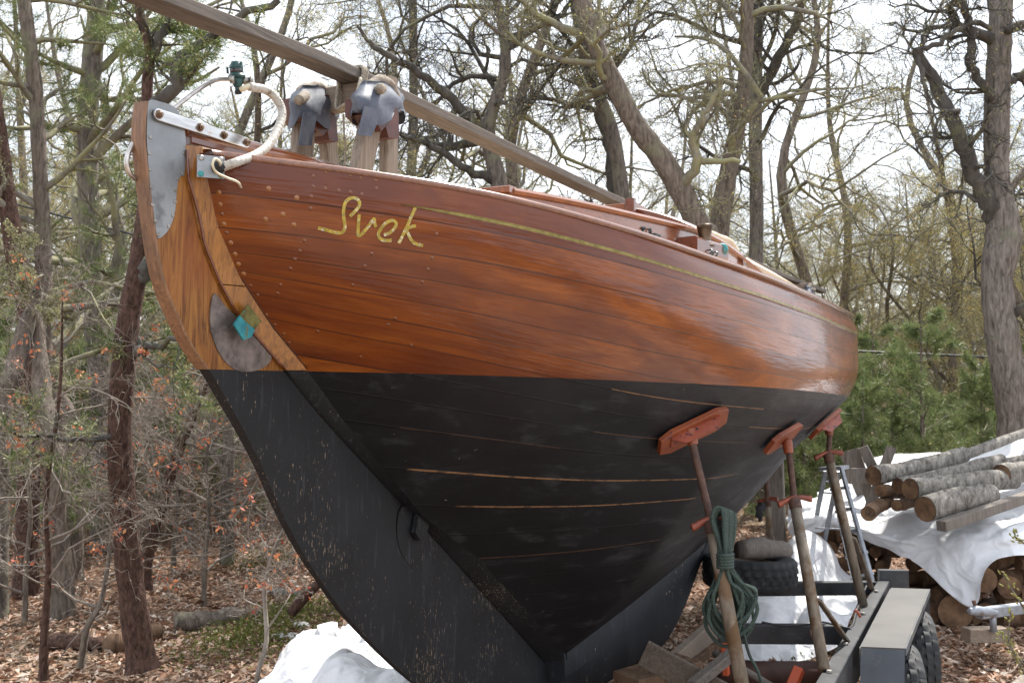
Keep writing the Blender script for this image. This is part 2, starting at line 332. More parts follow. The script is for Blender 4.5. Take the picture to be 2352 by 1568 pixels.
def tarpmat(name, c1, c2, dirt):
    m = NT(name); w1 = m.noise(3.5, 6, .72, None, .8); w2 = m.noise(16, 5, .7, None, 1.2)
    c = m.ramp(m.noise(2.2, 5, .6), [(.38, c1), (.6, c2)])
    c = m.mix(m.ramp(m.noise(1.3, 6, .75), [(.56, 0), (.75, .5)]), c, dirt)
    hs = None
    for sc_, wt in ((2.4, 1.), (6, .3), (15, .08)):
        vo = m.n('ShaderNodeTexVoronoi'); vo.inputs['Scale'].default_value = sc_; vo.inputs['Randomness'].default_value = 1
        wv = m.n('ShaderNodeVectorMath', operation='ADD'); m.L(m.mapping((1, 1, .7)), wv.inputs[0]); nz = m.n('ShaderNodeTexNoise'); nz.inputs['Scale'].default_value = 2.5; m.L(m.co, nz.inputs['Vector']); m.L(nz.outputs['Color'], wv.inputs[1]); m.L(wv.outputs[0], vo.inputs['Vector'])
        q_ = m.math('MULTIPLY', vo.outputs['Distance'], wt); hs = q_ if hs is None else m.math('ADD', hs, q_)
    m.bump(m.math('ADD', hs, m.math('MULTIPLY', w2, .07)), .62, .07)
    tr = m.n('ShaderNodeBsdfTranslucent'); tr.inputs[0].default_value = (.75, .76, .78, 1)
    mxs = m.n('ShaderNodeMixShader'); mxs.inputs[0].default_value = .18
    m.L(m.b.outputs[0], mxs.inputs[1]); m.L(tr.outputs[0], mxs.inputs[2]); m.L(mxs.outputs[0], m.out.inputs[0])
    return m.fin(c, .42)
M['tarp'] = tarpmat('white poly tarp', (.70, .71, .74), (.84, .85, .87), (.50, .46, .38))
def bark(name, c1, c2, lich=None, lf=(.5, .62), scale=9, stretch=(1, 1, .22)):
    m = NT(name); v = m.mapping(stretch); g = m.noise(scale * 2, 6, .7, v, .5); g2 = m.noise(scale * 6, 3, .6, v)
    c = m.ramp(g, [(.32, c1), (.68, c2)])
    if lich: c = m.mix(m.ramp(m.noise(3.2, 5, .7), [(lf[0], 0), (lf[1], .85)]), c, lich)
    m.bump(m.math('ADD', g, m.math('MULTIPLY', g2, .4)), .9, .03); return m.fin(c, .9, Specular_IOR_Level=.2)
M['bark_oak'] = bark('grey oak bark', (.055, .046, .04), (.27, .235, .205), (.22, .22, .15), scale=14)
M['bark_big'] = bark('furrowed oak bark', (.06, .05, .042), (.31, .27, .24), (.19, .20, .14), (.56, .72), 13)
M['bark_brown'] = bark('brown oak bark', (.065, .052, .043), (.27, .222, .182), (.20, .20, .13), (.54, .7), 14)
M['bark_pine'] = bark('dark pine bark', (.025, .014, .011), (.17, .10, .078), (.16, .17, .13), (.62, .74), 22, (1, 1, .42))
M['twig'] = bark('mossy twigs', (.095, .085, .072), (.26, .235, .195), (.27, .26, .14), (.42, .58), 3)
M['twigdark'] = bark('dark oak branches', (.035, .032, .03), (.14, .13, .115), (.17, .17, .10), (.54, .66), 3)
M['twiggrey'] = bark('pale grey twigs', (.14, .115, .095), (.33, .29, .25), (.2, .19, .12), (.6, .7), 4)
M['log'] = bark('silvery log bark', (.07, .06, .05), (.36, .335, .30), (.20, .21, .10), (.66, .74), 5, (3, 1, 1))
M['logbrown'] = bark('brown firewood bark', (.06, .035, .022), (.22, .14, .09), (.15, .15, .07), (.66, .76), 5)
M['logend'] = mottled('sawn log end', (.08, .04, .02), (.22, .13, .07), .85, 9, .3, .006, c3=(.05, .03, .02), s3=6)
def leafm(name, cols, tr=.35, rough=.6):
    m = NT(name)
    gi = m.n('ShaderNodeNewGeometry'); c = m.ramp(gi.outputs['Random Per Island'], [(i / (len(cols) - 1), q) for i, q in enumerate(cols)])
    t = m.n('ShaderNodeBsdfTranslucent'); m.L(c, t.inputs[0]); mxs = m.n('ShaderNodeMixShader'); mxs.inputs[0].default_value = tr
    m.L(m.b.outputs[0], mxs.inputs[1]); m.L(t.outputs[0], mxs.inputs[2]); m.L(mxs.outputs[0], m.out.inputs[0])
    return m.fin(c, rough, Specular_IOR_Level=.3)
M['bud'] = leafm('opening oak buds', [(.36, .27, .12), (.50, .41, .14), (.42, .42, .13), (.46, .27, .14)])
M['needle'] = leafm('pine needles', [(.045, .085, .025), (.09, .15, .04), (.17, .21, .065), (.24, .24, .09)], .25, .45)
M['needle_far'] = leafm('young pine needles', [(.065, .11, .038), (.13, .19, .062), (.24, .28, .11), (.20, .19, .09)], .3, .5)
M['needle_dry'] = leafm('yellowed pine needles', [(.13, .15, .05), (.20, .20, .07), (.10, .14, .05)], .3, .5)
M['redleaf'] = leafm('young red oak leaves', [(.42, .10, .06), (.50, .18, .09), (.52, .26, .12), (.34, .07, .05)])
M['litter'] = leafm('fallen oak leaves', [(.13, .07, .045), (.33, .19, .12), (.48, .33, .24), (.25, .12, .065), (.60, .50, .42), (.20, .14, .10), (.38, .27, .19)], .15)
M['lichen'] = leafm('hanging lichen', [(.26, .26, .13), (.36, .35, .18), (.22, .22, .12)], .3)
M['moss'] = leafm('moss tufts', [(.07, .085, .015), (.14, .155, .03), (.10, .10, .03)], .3)
M['budgreen'] = leafm('yellow green spring buds', [(.25, .27, .07), (.33, .31, .10), (.27, .22, .09)], .35)
def groundm():
    m = NT('woodland ground'); n1 = m.noise(45, 5, .7); n2 = m.noise(.55, 4, .6)
    c = m.ramp(n1, [(.3, (.055, .028, .016)), (.5, (.20, .11, .065)), (.7, (.34, .22, .145))])
    c = m.mix(m.ramp(n2, [(.5, 0), (.62, .7)]), c, (.16, .125, .075)); m.bump(n1, .8, .03); return m.fin(c, .95)
M['ground'] = groundm()
def gravelm():
    m = NT('gravel drive'); vo = m.n('ShaderNodeTexVoronoi'); vo.inputs['Scale'].default_value = 45; m.L(m.co, vo.inputs['Vector'])
    sp = m.n('ShaderNodeSeparateColor'); m.L(vo.outputs['Color'], sp.inputs[0])
    c = m.ramp(sp.outputs[0], [(0, (.20, .18, .155)), (.6, (.36, .335, .30)), (1, (.55, .53, .50))]); c = m.mix(m.ramp(m.noise(2.4, 4), [(.45, 0), (.62, .7)]), c, (.13, .08, .05))
    m.bump(vo.outputs['Distance'], .8, .02); return m.fin(c, .9)
M['gravel'] = gravelm()
# ------------------------------------------------------------------ the boat: hull surface
SH = [(.17, .05, 2.506), (.25, .13, 2.499), (.5, .35, 2.483), (.75, .53, 2.466), (1, .67, 2.446), (1.5, .87, 2.402), (2, 1.0, 2.364), (2.5, 1.09, 2.338), (3, 1.15, 2.316), (3.5, 1.185, 2.300), (4, 1.195, 2.288), (4.5, 1.185, 2.286), (5, 1.13, 2.29), (6, .95, 2.32), (7, .66, 2.38), (8, .33, 2.46), (8.8, .08, 2.54), (9.1, .03, 2.56)]
SHa = np.array(SH)
def smooth_interp(x, xs, ys):
    xs = np.asarray(xs, float); ys = np.asarray(ys, float); x = np.asarray(x, float)
    d = np.diff(ys) / np.diff(xs); m = np.empty_like(ys); m[0] = d[0]; m[-1] = d[-1]
    for i in range(1, len(ys) - 1): m[i] = 0 if d[i - 1] * d[i] <= 0 else 2 * d[i - 1] * d[i] / (d[i - 1] + d[i])
    i = np.clip(np.searchsorted(xs, x) - 1, 0, len(xs) - 2); h = xs[i + 1] - xs[i]; t = np.clip((x - xs[i]) / h, 0, 1)
    return (2 * t**3 - 3 * t**2 + 1) * ys[i] + (t**3 - 2 * t**2 + t) * h * m[i] + (-2 * t**3 + 3 * t**2) * ys[i + 1] + (t**3 - t**2) * h * m[i + 1]
def bs(y): return float(smooth_interp(y, SHa[:, 0], SHa[:, 1]))
def zs(y): return float(smooth_interp(y, SHa[:, 0], SHa[:, 2]))
RB = [(.17, 2.506), (.204, 2.428), (.242, 2.31), (.337, 2.169), (.476, 2.036), (.65, 1.907)]
for p in [(790, 960), (880, 1068), (985, 1185), (1110, 1285), (1295, 1500)]:
    q = onx(p[0], p[1], .07 if p[0] < 900 else .10); RB.append((q.y, q.z))
FOOT = RB[-1]
ZR = RB + [(4.7, .84), (6, 1.06), (7.5, 1.45), (8.3, 1.82), (8.8, 2.15), (9.1, 2.55)]
ZRa = np.array(ZR)
def zr(y): return float(np.interp(y, ZRa[:, 0], ZRa[:, 1]))
def zr_ext(y): return zr(y) if y > FOOT[0] else FOOT[1] - (FOOT[0] - y) * .12
def xr(y): return float(np.interp(y, [.17, .7, 2.0, 2.6, 3.4, 4.2, 5.0, 6.2, 8, 9.1], [.045, .055, .085, .11, .165, .20, .19, .12, .08, .03]))
Q_ST = ([0, .2, .4, .6, .8, .92, 1], [1, .985, .90, .72, .40, .17, 0])
Q_MD = ([0, .07, .215, .32, .39, .47, .53, .59, .67, .81, .93, 1], [.985, 1.02, 1.02, .975, .885, .77, .67, .585, .49, .31, .12, .0])
def hb(y, z):
    s_, r_ = zs(y), zr(y)
    if s_ - r_ < 1e-3: return xr(y)
    q = min(max((s_ - z) / (s_ - r_), 0), 1); B = bs(y)
    a = float(smooth_interp(q, *Q_ST)); b = float(smooth_interp(q, *Q_MD))
    t = min(max((y - .3) / 2.3, 0), 1); w_ = t * t * (3 - 2 * t)
    if y > 6.5: t = min((y - 6.5) / 2.3, 1); w_ *= 1 - .8 * t
    f = a * (1 - w_) + b * w_
    return xr(y) + (max(B, xr(y)) - xr(y)) * f
KD_ST = [0, .10, .19, .245, .285, .325, .375, .445, .53, .62]
KD_MD = [0, .127, .23, .33, .425, .51, .58, .66, .73, .80]
NPL = 19
def zplank(k, y):
    tau = min(max((y - .2) / 3.8, 0), 1); w_ = 1 - (1 - tau) ** 4.0
    kk = min(k, 9); d = np.interp(kk, range(10), KD_ST) * (1 - w_) + np.interp(kk, range(10), KD_MD) * w_
    if y > 5: d *= 1 - .35 * min((y - 5) / 4, 1)
    z = zs(y) - d
    if k > 9:
        f = (k - 9) / (NPL - 9); z = z + f * (zr_ext(y) - z)
    return z
def ystart(k):
    lo, hi = .17, FOOT[0] + .001
    if k <= 0: return lo
    for _ in range(40):
        mid = (lo + hi) / 2
        if zplank(k, mid) > zr(mid): hi = mid
        else: lo = mid
    return hi
def hull_pt(k, y, side=1):
    z = max(zplank(k, y), zr(y)); return V((side * hb(y, z), y, z))
ROWS = []
for k in range(NPL):
    for j in range(3): ROWS.append(k + j / 3)
ROWS.append(NPL)
NC = 110
def hull_mb(side):
    vs = []; fs = []; uv = []
    for k in ROWS:
        y0 = ystart(k)
        for i in range(NC):
            t = i / (NC - 1); y = y0 + (9.1 - y0) * (t ** 1.45)
            p = hull_pt(k, y, side); vs.append(p); uv.append((y, k))
    for r in range(len(ROWS) - 1):
        for i in range(NC - 1):
            a = r * NC + i; q = (a, a + 1, a + NC + 1, a + NC); fs.append(q if side > 0 else q[::-1])
    return vs, fs, uv
hull_v = []; hull_f = []; hull_uv = []
for sd_ in (1, -1):
    a, b, c = hull_mb(sd_); o = len(hull_v); hull_v += a; hull_f += [tuple(i + o for i in f) for f in b]; hull_uv += c
BV = BVHTree.FromPolygons([tuple(v) for v in hull_v], [f for f in hull_f])
def hit(u, v):
    """the point of the starboard planking seen at a measured place, and its outward normal"""
    loc, nor, idx, d = BV.ray_cast(CAMP, ray(u, v).normalized())
    if loc is None: return None
    if nor.dot(loc - CAMP) > 0: nor = -nor
    return loc, nor
boat = thing('sailboat', 'double-ended wooden sailing yacht with varnished planking, dark bottom and the name Svek on its quarter', 'sailboat', (0, 2.5, 0))
def wlz(y): return 1.905 - .027 * (y - .6)
def hull_part(name, mat, keep_above):
    bm = bmesh.new(); uvl = bm.loops.layers.uv.new('UVMap')
    bv = [bm.verts.new(p) for p in hull_v]
    for f in hull_f:
        try: fc = bm.faces.new([bv[i] for i in f])
        except ValueError: continue
        fc.smooth = True
        for lp, i in zip(fc.loops, f): lp[uvl].uv = hull_uv[i]
    n = V((0, .027, 1)).normalized()
    bmesh.ops.bisect_plane(bm, geom=bm.verts[:] + bm.edges[:] + bm.faces[:], plane_co=(0, .6, 1.905), plane_no=n, clear_outer=not keep_above, clear_inner=keep_above)
    bmesh.ops.remove_doubles(bm, verts=bm.verts, dist=1e-5)
    me = bpy.data.meshes.new(name); bm.to_mesh(me); bm.free(); me.materials.append(mat)
    o = bpy.data.objects.new(name, me); COL.objects.link(o); link(o, boat); return o
hull_part('topside_planking', M['topside'], True)
hull_part('bottom_planking', M['bottom'], False)

# sheer cap / covering board edge, deck
def strip(mb, ys, secf, closed=False, mi=0):
    n = None; vs = []; fs = []
    for y in ys:
        s_ = secf(y); n = len(s_); vs += [V(p) for p in s_]
    for i in range(len(ys) - 1):
        for k in range(n if closed else n - 1):
            k2 = (k + 1) % n; a = i * n + k; b = i * n + k2; fs.append((a, b, b + n, a + n))
    if closed: fs.append(tuple(range(n))); fs.append(tuple(range(len(vs) - n, len(vs))))
    mb.add(vs, fs, mi)
YS = [.19 + (9.05 - .19) * (i / 90) ** 1.3 for i in range(91)]
mb = MB()
for s_ in (1, -1):
    def cap(y, s_=s_):
        b, z = bs(y), zs(y); a = max(b - .10, .0)
        return [(s_ * (b + .003), y, z - .006), (s_ * (b + .006), y, z + .003), (s_ * (b + .002), y, z + .013), (s_ * (b - .02), y, z + .017), (s_ * a, y, z + .020), (s_ * a, y, z - .004)]
    strip(mb, YS, cap, True)
mb.build('covering_board', M['deck'], boat)
mb = MB(); n = 9; vs = []; fs = []
for y in YS:
    b, z = max(bs(y) - .095, .0), zs(y)
    for k in range(n): t = -1 + 2 * k / (n - 1); vs.append(V((b * t, y, z + .008 + .03 * (1 - t * t) * min(1, b * 1.5))))
for i in range(len(YS) - 1):
    for k in range(n - 1): a = i * n + k; fs.append((a, a + 1, a + n + 1, a + n))
mb.add(vs, fs); mb.build('deck', M['canvas'], boat)
# hull closing: inner stern block between the rabbets (sternpost) with the visible oak face
ge = [(427, 346), (431, 410), (452, 480), (468, 560), (500, 640), (540, 716), (590, 775), (655, 850)]
gl = [(725, 935), (800, 1020), (960, 1190), (1100, 1345), (1290, 1560)]
aft = [onx(u, v, .036) for u, v in ge] ; aftl = [onx(u, v, .036) for u, v in gl]
AFT = np.array([(p.z, p.y) for p in (aft + aftl)][::-1])
def y_aft(z): return float(np.interp(z, AFT[:, 0], AFT[:, 1]))
RBz = np.array([(b, a) for a, b in RB][::-1])
def y_rab(z): return float(np.interp(z, RBz[:, 0], RBz[:, 1]))
def post(zlist, mb):
    vs = []; fs = []
    for z in zlist:
        ya, yr_ = y_aft(z), y_rab(z) + .012; x1 = xr(yr_)
        ya = min(ya, yr_ - .02)
        ya += .010
        vs += [V((0.012, ya - .004, z)), V((.030, ya + .006, z)), V((x1 + .004, yr_ - .006, z)), V((x1 - .004, yr_ + .006, z)), V((-x1 + .004, yr_ + .006, z)), V((-x1 - .004, yr_ - .006, z)), V((-.030, ya + .006, z)), V((-.012, ya - .004, z))]
    for i in range(len(zlist) - 1):
        for k in range(8): k2 = (k + 1) % 8; fs.append((i * 8 + k, i * 8 + k2, i * 8 + 8 + k2, i * 8 + 8 + k))
    fs.append(tuple(range(8))); fs.append(tuple(range(len(vs) - 8, len(vs))))
    mb.add(vs, fs)
mb = MB(); post([2.524 - i * (2.524 - 2.150) / 14 for i in range(15)], mb); o = mb.build('sternpost', M['oak_trim'], boat, 2)
mb = MB(); post([2.147 - i * (2.147 - 1.906) / 10 for i in range(11)], mb); o2 = mb.build('sternpost_lower_piece', M['oak_trim'], boat, 2)
mb = MB(); post([1.904 - i * (1.904 - FOOT[1] + .03) / 40 for i in range(41)], mb); mb.build('deadwood', M['rudder_paint'], boat, 2)
def zline(x_of, y_of, z0, z1, n, r_): return [V((x_of(z), y_of(z), z)) for z in np.linspace(z0, z1, n)], r_
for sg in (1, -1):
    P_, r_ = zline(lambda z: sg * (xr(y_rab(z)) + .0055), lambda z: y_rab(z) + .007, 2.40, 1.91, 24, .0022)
    one('seam_shadow', lambda mb: tube(mb, P_, r_, 6), mottled('black seam shadow', (.012, .008, .006), (.03, .016, .01), .5, 60) if sg == 1 else bpy.data.materials['black seam shadow'], boat)  # black strip along the rabbet: gap shadow of post and planks as colour
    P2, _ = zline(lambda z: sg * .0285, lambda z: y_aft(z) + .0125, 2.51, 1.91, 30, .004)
    one('stained_shade_edge', lambda mb: tube(mb, P2, .0042, 8), M['mahog2'], boat)  # dark strip on the post's aft edge: brown stain plus painted rudder-gap shade
# keel (iron ballast and wood keel)
mb = MB(); vs = []; fs = []
KY = [2.60 + i * .12 for i in range(21)]
for y in KY:
    t = (y - 2.35) / 5.4; top = zr_ext(y) + .02 if y < 6.9 else zr(y) - .0
    hw = .085 + .19 * sin(pi * min(max((y - 1.9) / 5.6, 0), 1)) ** 1.2; bot = .30 if y < 3.9 else .30 + (y - 3.9) ** 1.3 * .5
    x0 = xr(y) + .018
    if y > 6.6: hw *= .6
    x0 = xr(y) - .004
    prof = [(x0 - .02, top + .01), (x0 + .004, top - .02), (x0 + .008, top - .14), (x0 + .012, (top + bot) / 2 + .02), (x0 + .0, bot + .05), (x0 * .7, bot)]
    vs += [V((a, y, b)) for a, b in prof] + [V((-a, y, b)) for a, b in prof[::-1]]
m_ = 12
for i in range(len(KY) - 1):
    for k in range(m_): k2 = (k + 1) % m_; fs.append((i * m_ + k, i * m_ + k2, i * m_ + m_ + k2, i * m_ + m_ + k))
fs.append(tuple(range(m_))); fs.append(tuple(range(len(vs) - m_, len(vs)))); mb.add(vs, fs); mb.build('keel', M['keel_paint'], boat, 2)

# rudder: outline on the centreline, in profile
ra = [(340, 233), (333, 300), (337, 360), (345, 430), (356, 520), (368, 600), (385, 665), (410, 725), (440, 790), (483, 851), (520, 915), (560, 985), (600, 1062), (650, 1175), (700, 1270), (745, 1338), (790, 1402), (860, 1478), (950, 1562), (1060, 1640), (1180, 1690)]
rf = [(345, 231), (398, 244), (412, 262), (424, 312), (426, 400), (444, 480), (462, 562), (494, 642), (534, 720), (584, 780), (649, 850), (718, 935), (793, 1020), (953, 1190), (1093, 1345), (1275, 1550), (1330, 1620)]
Xh = .020
def side_loop(lst, x): return [onx(u, v, x) for u, v in lst]
pa = spl(side_loop(ra, Xh), 4); pf = spl(side_loop(rf, Xh), 4)
ZL = np.linspace(2.612, .36, 90)
ay = np.interp(ZL, [p.z for p in pa][::-1], [p.y for p in pa][::-1]); fy = np.interp(ZL, [p.z for p in pf][::-1], [p.y for p in pf][::-1])
def rud(mb, idx, top=False):
    vs = []; fs = []; NS = 9
    for i in idx:
        z = ZL[i]; a, f = ay[i], fy[i]
        if f - a < .01: a = f - .01
        th0 = np.interp(z, [.4, 1.2, 1.9, 2.2], [.010, .012, .019, .020])
        row = []
        for k in range(NS):
            t = k / (NS - 1); th = Xh * (1 if t > .25 else th0 / Xh + (1 - th0 / Xh) * (t / .25)); th += np.interp(z, [.4, 1.9, 2.1], [.012, .004, 0]) * sin(pi * t)
            row.append((th, a + (f - a) * t, z))
        vs += [V(p) for p in row] + [V((-p[0], p[1], p[2])) for p in row[::-1]]
    m_ = 2 * NS
    for i in range(len(idx) - 1):
        for k in range(m_): k2 = (k + 1) % m_; fs.append((i * m_ + k, i * m_ + k2, i * m_ + m_ + k2, i * m_ + m_ + k))
    fs.append(tuple(range(m_))); fs.append(tuple(range(len(vs) - m_, len(vs)))); mb.add(vs, fs)
isp = int(np.argmin(abs(ZL - 1.893)))
mb = MB(); rud(mb, list(range(0, isp + 1)))
rudder = mb.build('rudder', M['oak'], boat, 2)
mb = MB(); rud(mb, list(range(isp, 90))); rudlow = mb.build('painted_rudder_blade', M['rudder_paint'], rudder, 2)
# dark worn edge strip along the after edge
mb = MB()
eg = [V((0, ay[i] - .003, ZL[i])) for i in range(0, isp + 1, 2)]
prev = None; vs = []; fs = []
for p in eg:
    vs += [p + V((.0235, .001, 0)), p + V((.0215, -.006, 0)), p + V((-.0215, -.006, 0)), p + V((-.0235, .001, 0))]
    if prev is not None:
        o_ = prev
        for k in range(3): fs.append((o_ + k, o_ + k + 1, o_ + 5 + k, o_ + 4 + k))
    prev = len(vs) - 4
mb.add(vs, fs); mb.build('rudder_edge_band', wood('worn rudder edge', (.10, .045, .02), (.30, .15, .07), .6, 2, 6, .2, weather=(.08, .055, .04)), rudder, 2)
def plate(name, poly, x, th, mat, parent, sm=2):
    pts = [onx(u, v, x) for u, v in poly]; mb = MB(); prism(mb, pts, (th, 0, 0)); return mb.build(name, mat, parent, False)
def smoothpoly(pl, n=5):
    P = [V((a, b, 0)) for a, b in pl]; out = []; m_ = len(P)
    for i in range(m_):
        a, b, c, d = P[i - 1], P[i], P[(i + 1) % m_], P[(i + 2) % m_]
        for k in range(n):
            t = k / n; q = .5 * ((2 * b) + (c - a) * t + (2 * a - 5 * b + 4 * c - d) * t * t + (3 * b - a - 3 * c + d) * t ** 3); out.append((q.x, q.y))
    return out
head = [(341, 233), (366, 234), (397, 245), (411, 263), (421, 290), (425, 330), (424, 375), (421, 398), (409, 412), (404, 440), (401, 480), (393, 512), (380, 535), (361, 547), (355, 515), (347, 455), (340, 390), (336, 330), (336, 280)]
cheek = plate('cheek_plate', smoothpoly(head, 3), Xh, .003, M['steelplate'], rudder)
for u, v in [(349, 257), (345, 315), (343, 352), (344, 388), (347, 430), (350, 470), (357, 508), (363, 538), (423, 352), (420, 400), (409, 411), (403, 437), (402, 463), (397, 495), (387, 520), (348, 430)]:
    p = onx(u, v, Xh + .003); mb = MB(); lathe(mb, p, (1, 0, 0), [(.0058, 0), (.0056, .0016), (.004, .0026), (.0022, .0012)], 10); mb.build('screw', M['screw'], cheek)
bp = [(490, 674), (505, 690), (520, 708), (543, 728), (560, 742), (585, 770), (605, 795), (621, 815), (617, 832), (600, 845), (575, 853), (545, 851), (520, 835), (500, 808), (487, 775), (481, 740), (482, 705)]
bpl = plate('bronze_plate', smoothpoly(bp, 3), Xh + .0015, .004, M['bronze'], rudder)
for i in range(34):
    for _ in range(60):
        u = rnd.uniform(484, 612); v = rnd.uniform(685, 848)
        c_ = (u - 545) / 62; d_ = (v - 775) / 72
        if v > 1.02 * (u - 490) + 690 and (u - 562) ** 2 / 80 ** 2 + (v - 755) ** 2 / 92 ** 2 < .93 and (u < 535 or v > 780): break
    p = onx(u, v, Xh + .0055); mb = MB(); lathe(mb, p, (1, 0, 0), [(.0058, 0), (.0052, .0012), (.0036, .0014), (.0032, .0006)], 9); mb.build('rivet', M['bronze'], bpl)
lp = [(915, 1180), (930, 1160), (955, 1185), (985, 1225), (1005, 1260), (1000, 1290), (975, 1310), (945, 1300), (922, 1270), (912, 1230)]
plate('lower_bearing_plate', smoothpoly(lp, 3), Xh + .0075, .0012, M['rudder_paint'] if 1 else mottled('painted bearing plate', (.007, .008, .0105), (.017, .020, .026), .6, 30, .9, .004, c3=(.06, .058, .055), s3=34, lo3=.6, hi3=.66), rudder)
# gudgeons
mb = MB(); prism(mb, [onx(u, v, .060) for u, v in [(568, 699), (598, 738), (583, 756), (572, 748), (560, 738), (549, 724)]], (.006, -.002, 0), 0)
prism(mb, [onx(u, v, .060) for u, v in [(548, 725), (560, 739), (572, 749), (582, 757), (574, 774), (556, 781), (534, 745)]], (.0075, -.002, 0), 1)
gd = mb.build('upper_gudgeon', [mottled('olive patina bronze', (.05, .04, .01), (.16, .15, .035), .6, 30, .5, .002, c3=(.02, .14, .13), s3=18, lo3=.6, hi3=.68), mottled('teal patina bronze', (.01, .15, .19), (.03, .26, .28), .6, 18, .4, .002, c3=(.09, .12, .06), s3=16, lo3=.6, hi3=.66)], boat, False)
pts = [onx(u, v, .036) for u, v in [(975, 1155), (982, 1178), (968, 1235), (955, 1240), (944, 1222), (952, 1180)]]
mb = MB(); prism(mb, pts, (.02, 0, 0)); mb.build('lower_gudgeon', M['rudder_paint'], boat, False)

# tiller and its straps
def tpt(u, v): return onx(u, v, .0)
t0, t1 = onx(432, 308, 0), onx(792, 390, .0)
mb = MB()
tp = [t0 + (t1 - t0) * t for t in (0, .12, .3, .5, .75, 1)]
rr = [.026, .026, .025, .022, .017, .012]
vs = []; fs = []
for p, r_ in zip(tp, rr):
    for k in range(12): a = 2 * pi * k / 12; vs.append(p + V((cos(a) * r_ * .72, 0, sin(a) * r_ * 1.0)))
for i in range(len(tp) - 1):
    for k in range(12): k2 = (k + 1) % 12; fs.append((i * 12 + k, i * 12 + k2, i * 12 + 12 + k2, i * 12 + 12 + k))
fs += [tuple(range(12)), tuple(range(len(vs) - 12, len(vs)))]
mb.add(vs, fs); tiller = mb.build('tiller', M['mahog'], boat)
sa, sb_ = onx(361, 264, Xh + .008), onx(562, 328, Xh + .008)
for sx in (1, -1):
    a = V((sx * sa.x, sa.y, sa.z)); b = V((sx * sb_.x, sb_.y, sb_.z)); d = (b - a).normalized(); n_ = V((0, -d.z, d.y)); hw = .0165; poly = []
    for k in range(9): an = pi / 2 + pi * k / 8; poly.append(a + d * (cos(an) * hw) + n_ * (sin(an) * hw))
    for k in range(9): an = -pi / 2 + pi * k / 8; poly.append(b + d * (cos(an) * hw) + n_ * (sin(an) * hw))
    mb = MB(); prism(mb, poly, (sx * .007, 0, 0)); st = mb.build('tiller_strap', M['stainless'], tiller, False)
    bv_ = st.modifiers.new('bevel', 'BEVEL'); bv_.width = .002; bv_.segments = 2; bv_.limit_method = 'ANGLE'
    for t in (0.0, .44, .72, 1.0):
        p = a + (b - a) * t + V((sx * .007, 0, 0)); mb = MB(); lathe(mb, p, (sx, 0, 0), [(.0125, 0), (.012, .002)], 16)
        lathe(mb, p + V((sx * .002, 0, 0)), (sx, 0, 0), [(.0085, 0), (.0085, .006), (.007, .007)], 6); lathe(mb, p + V((sx * .008, 0, 0)), (sx, 0, 0), [(.0048, 0), (.0045, .005)], 10)
        mb.build('strap_bolt', M['rustbolt'], st, 2)
# wooden cheek blocks on the tiller under the straps (dark line below the strap)
one('tiller_packing', lambda mb: beam(mb, onx(430, 322, .0), onx(578, 362, .0), .034, .022, bev=.004), M['mahog2'], tiller, 2)

# stern plate and the stern light on its bent tube
def quad_on_hull(cs, off, th):
    pts = []
    for u, v in cs:
        h_ = hit(u, v); pts.append(h_[0] + h_[1] * off if h_ else onx(u, v, .06))
    return pts
c0 = [(451, 357), (514, 363), (515, 413), (450, 408)]
pts = [onx(451, 357, .058), None, None, onx(450, 408, .062)]
for i, c in ((1, c0[1]), (2, c0[2])):
    h_ = hit(*c); pts[i] = h_[0] + h_[1] * .004 if h_ else onx(c[0], c[1], .11)
pn = (pts[1] - pts[0]).cross(pts[3] - pts[0]).normalized()
if pn.dot(CAMP - pts[0]) < 0: pn = -pn
pts[2] = pts[1] + pts[3] - pts[0]
mb = MB(); prism(mb, [p + pn * .004 for p in pts], pn * .005); splate = mb.build('socket_plate', M['steelplate'], boat, False)
ex, ey = pts[1] - pts[0], pts[3] - pts[0]
for a, b in ((.14, .13), (.86, .13), (.14, .85), (.86, .85)):
    mb = MB(); lathe(mb, pts[0] + ex * a + ey * b + pn * .009, pn, [(.0085, 0), (.008, .002), (.004, .003)], 12); mb.build('plate_screw', M['verdigris'] if b > .5 else M['screw'], splate)
pc = pts[0] + ex * .74 + ey * .52
mb = MB(); lathe(mb, pc + pn * .008, pn, [(.019, 0), (.019, .012), (.015, .014), (.014, .03)], 14); mb.build('rubber_socket', M['rubber'], splate)
cp = [(512, 384), (545, 372), (585, 357), (615, 335), (637, 300), (648, 262), (638, 232), (612, 208), (572, 199)]
yS = np.linspace(pc.y, .32, len(cp))
def conduit_pts():
    out = []
    for (u, v), t in zip(cp, np.linspace(0, 1, len(cp))):
        x = .155 * (1 - t) + .06 * t; x = pc.x + pn.x * .03 if t == 0 else x
        out.append(onx(u, v, x))
    return out
cpp = spl(conduit_pts(), 14)
mb = MB(); rads = [.0128 + .0005 * sin(i * 2.1) + (.0006 if i % 3 == 0 else 0) for i in range(len(cpp))]
tube(mb, cpp, rads, 12); cond = mb.build('taped_conduit', M['whitetape'], boat)
one('bare_cable_end', lambda mb: tube(mb, spl([cpp[-4], onx(574, 198, .06), onx(560, 203, .05), onx(553, 206, .04)], 5), .0085, 8), M['whitecable'], cond)
one('loose_cable', lambda mb: tube(mb, spl([pc + pn * .03, onx(505, 372, .14), onx(494, 365, .14), onx(488, 378, .14), onx(496, 395, .14), onx(520, 408, .15), onx(545, 418, .16), (hit(554, 431) or (onx(554, 431, .16),))[0]], 7), .0038, 7), M['whitecable'], cond)
xt = -.02
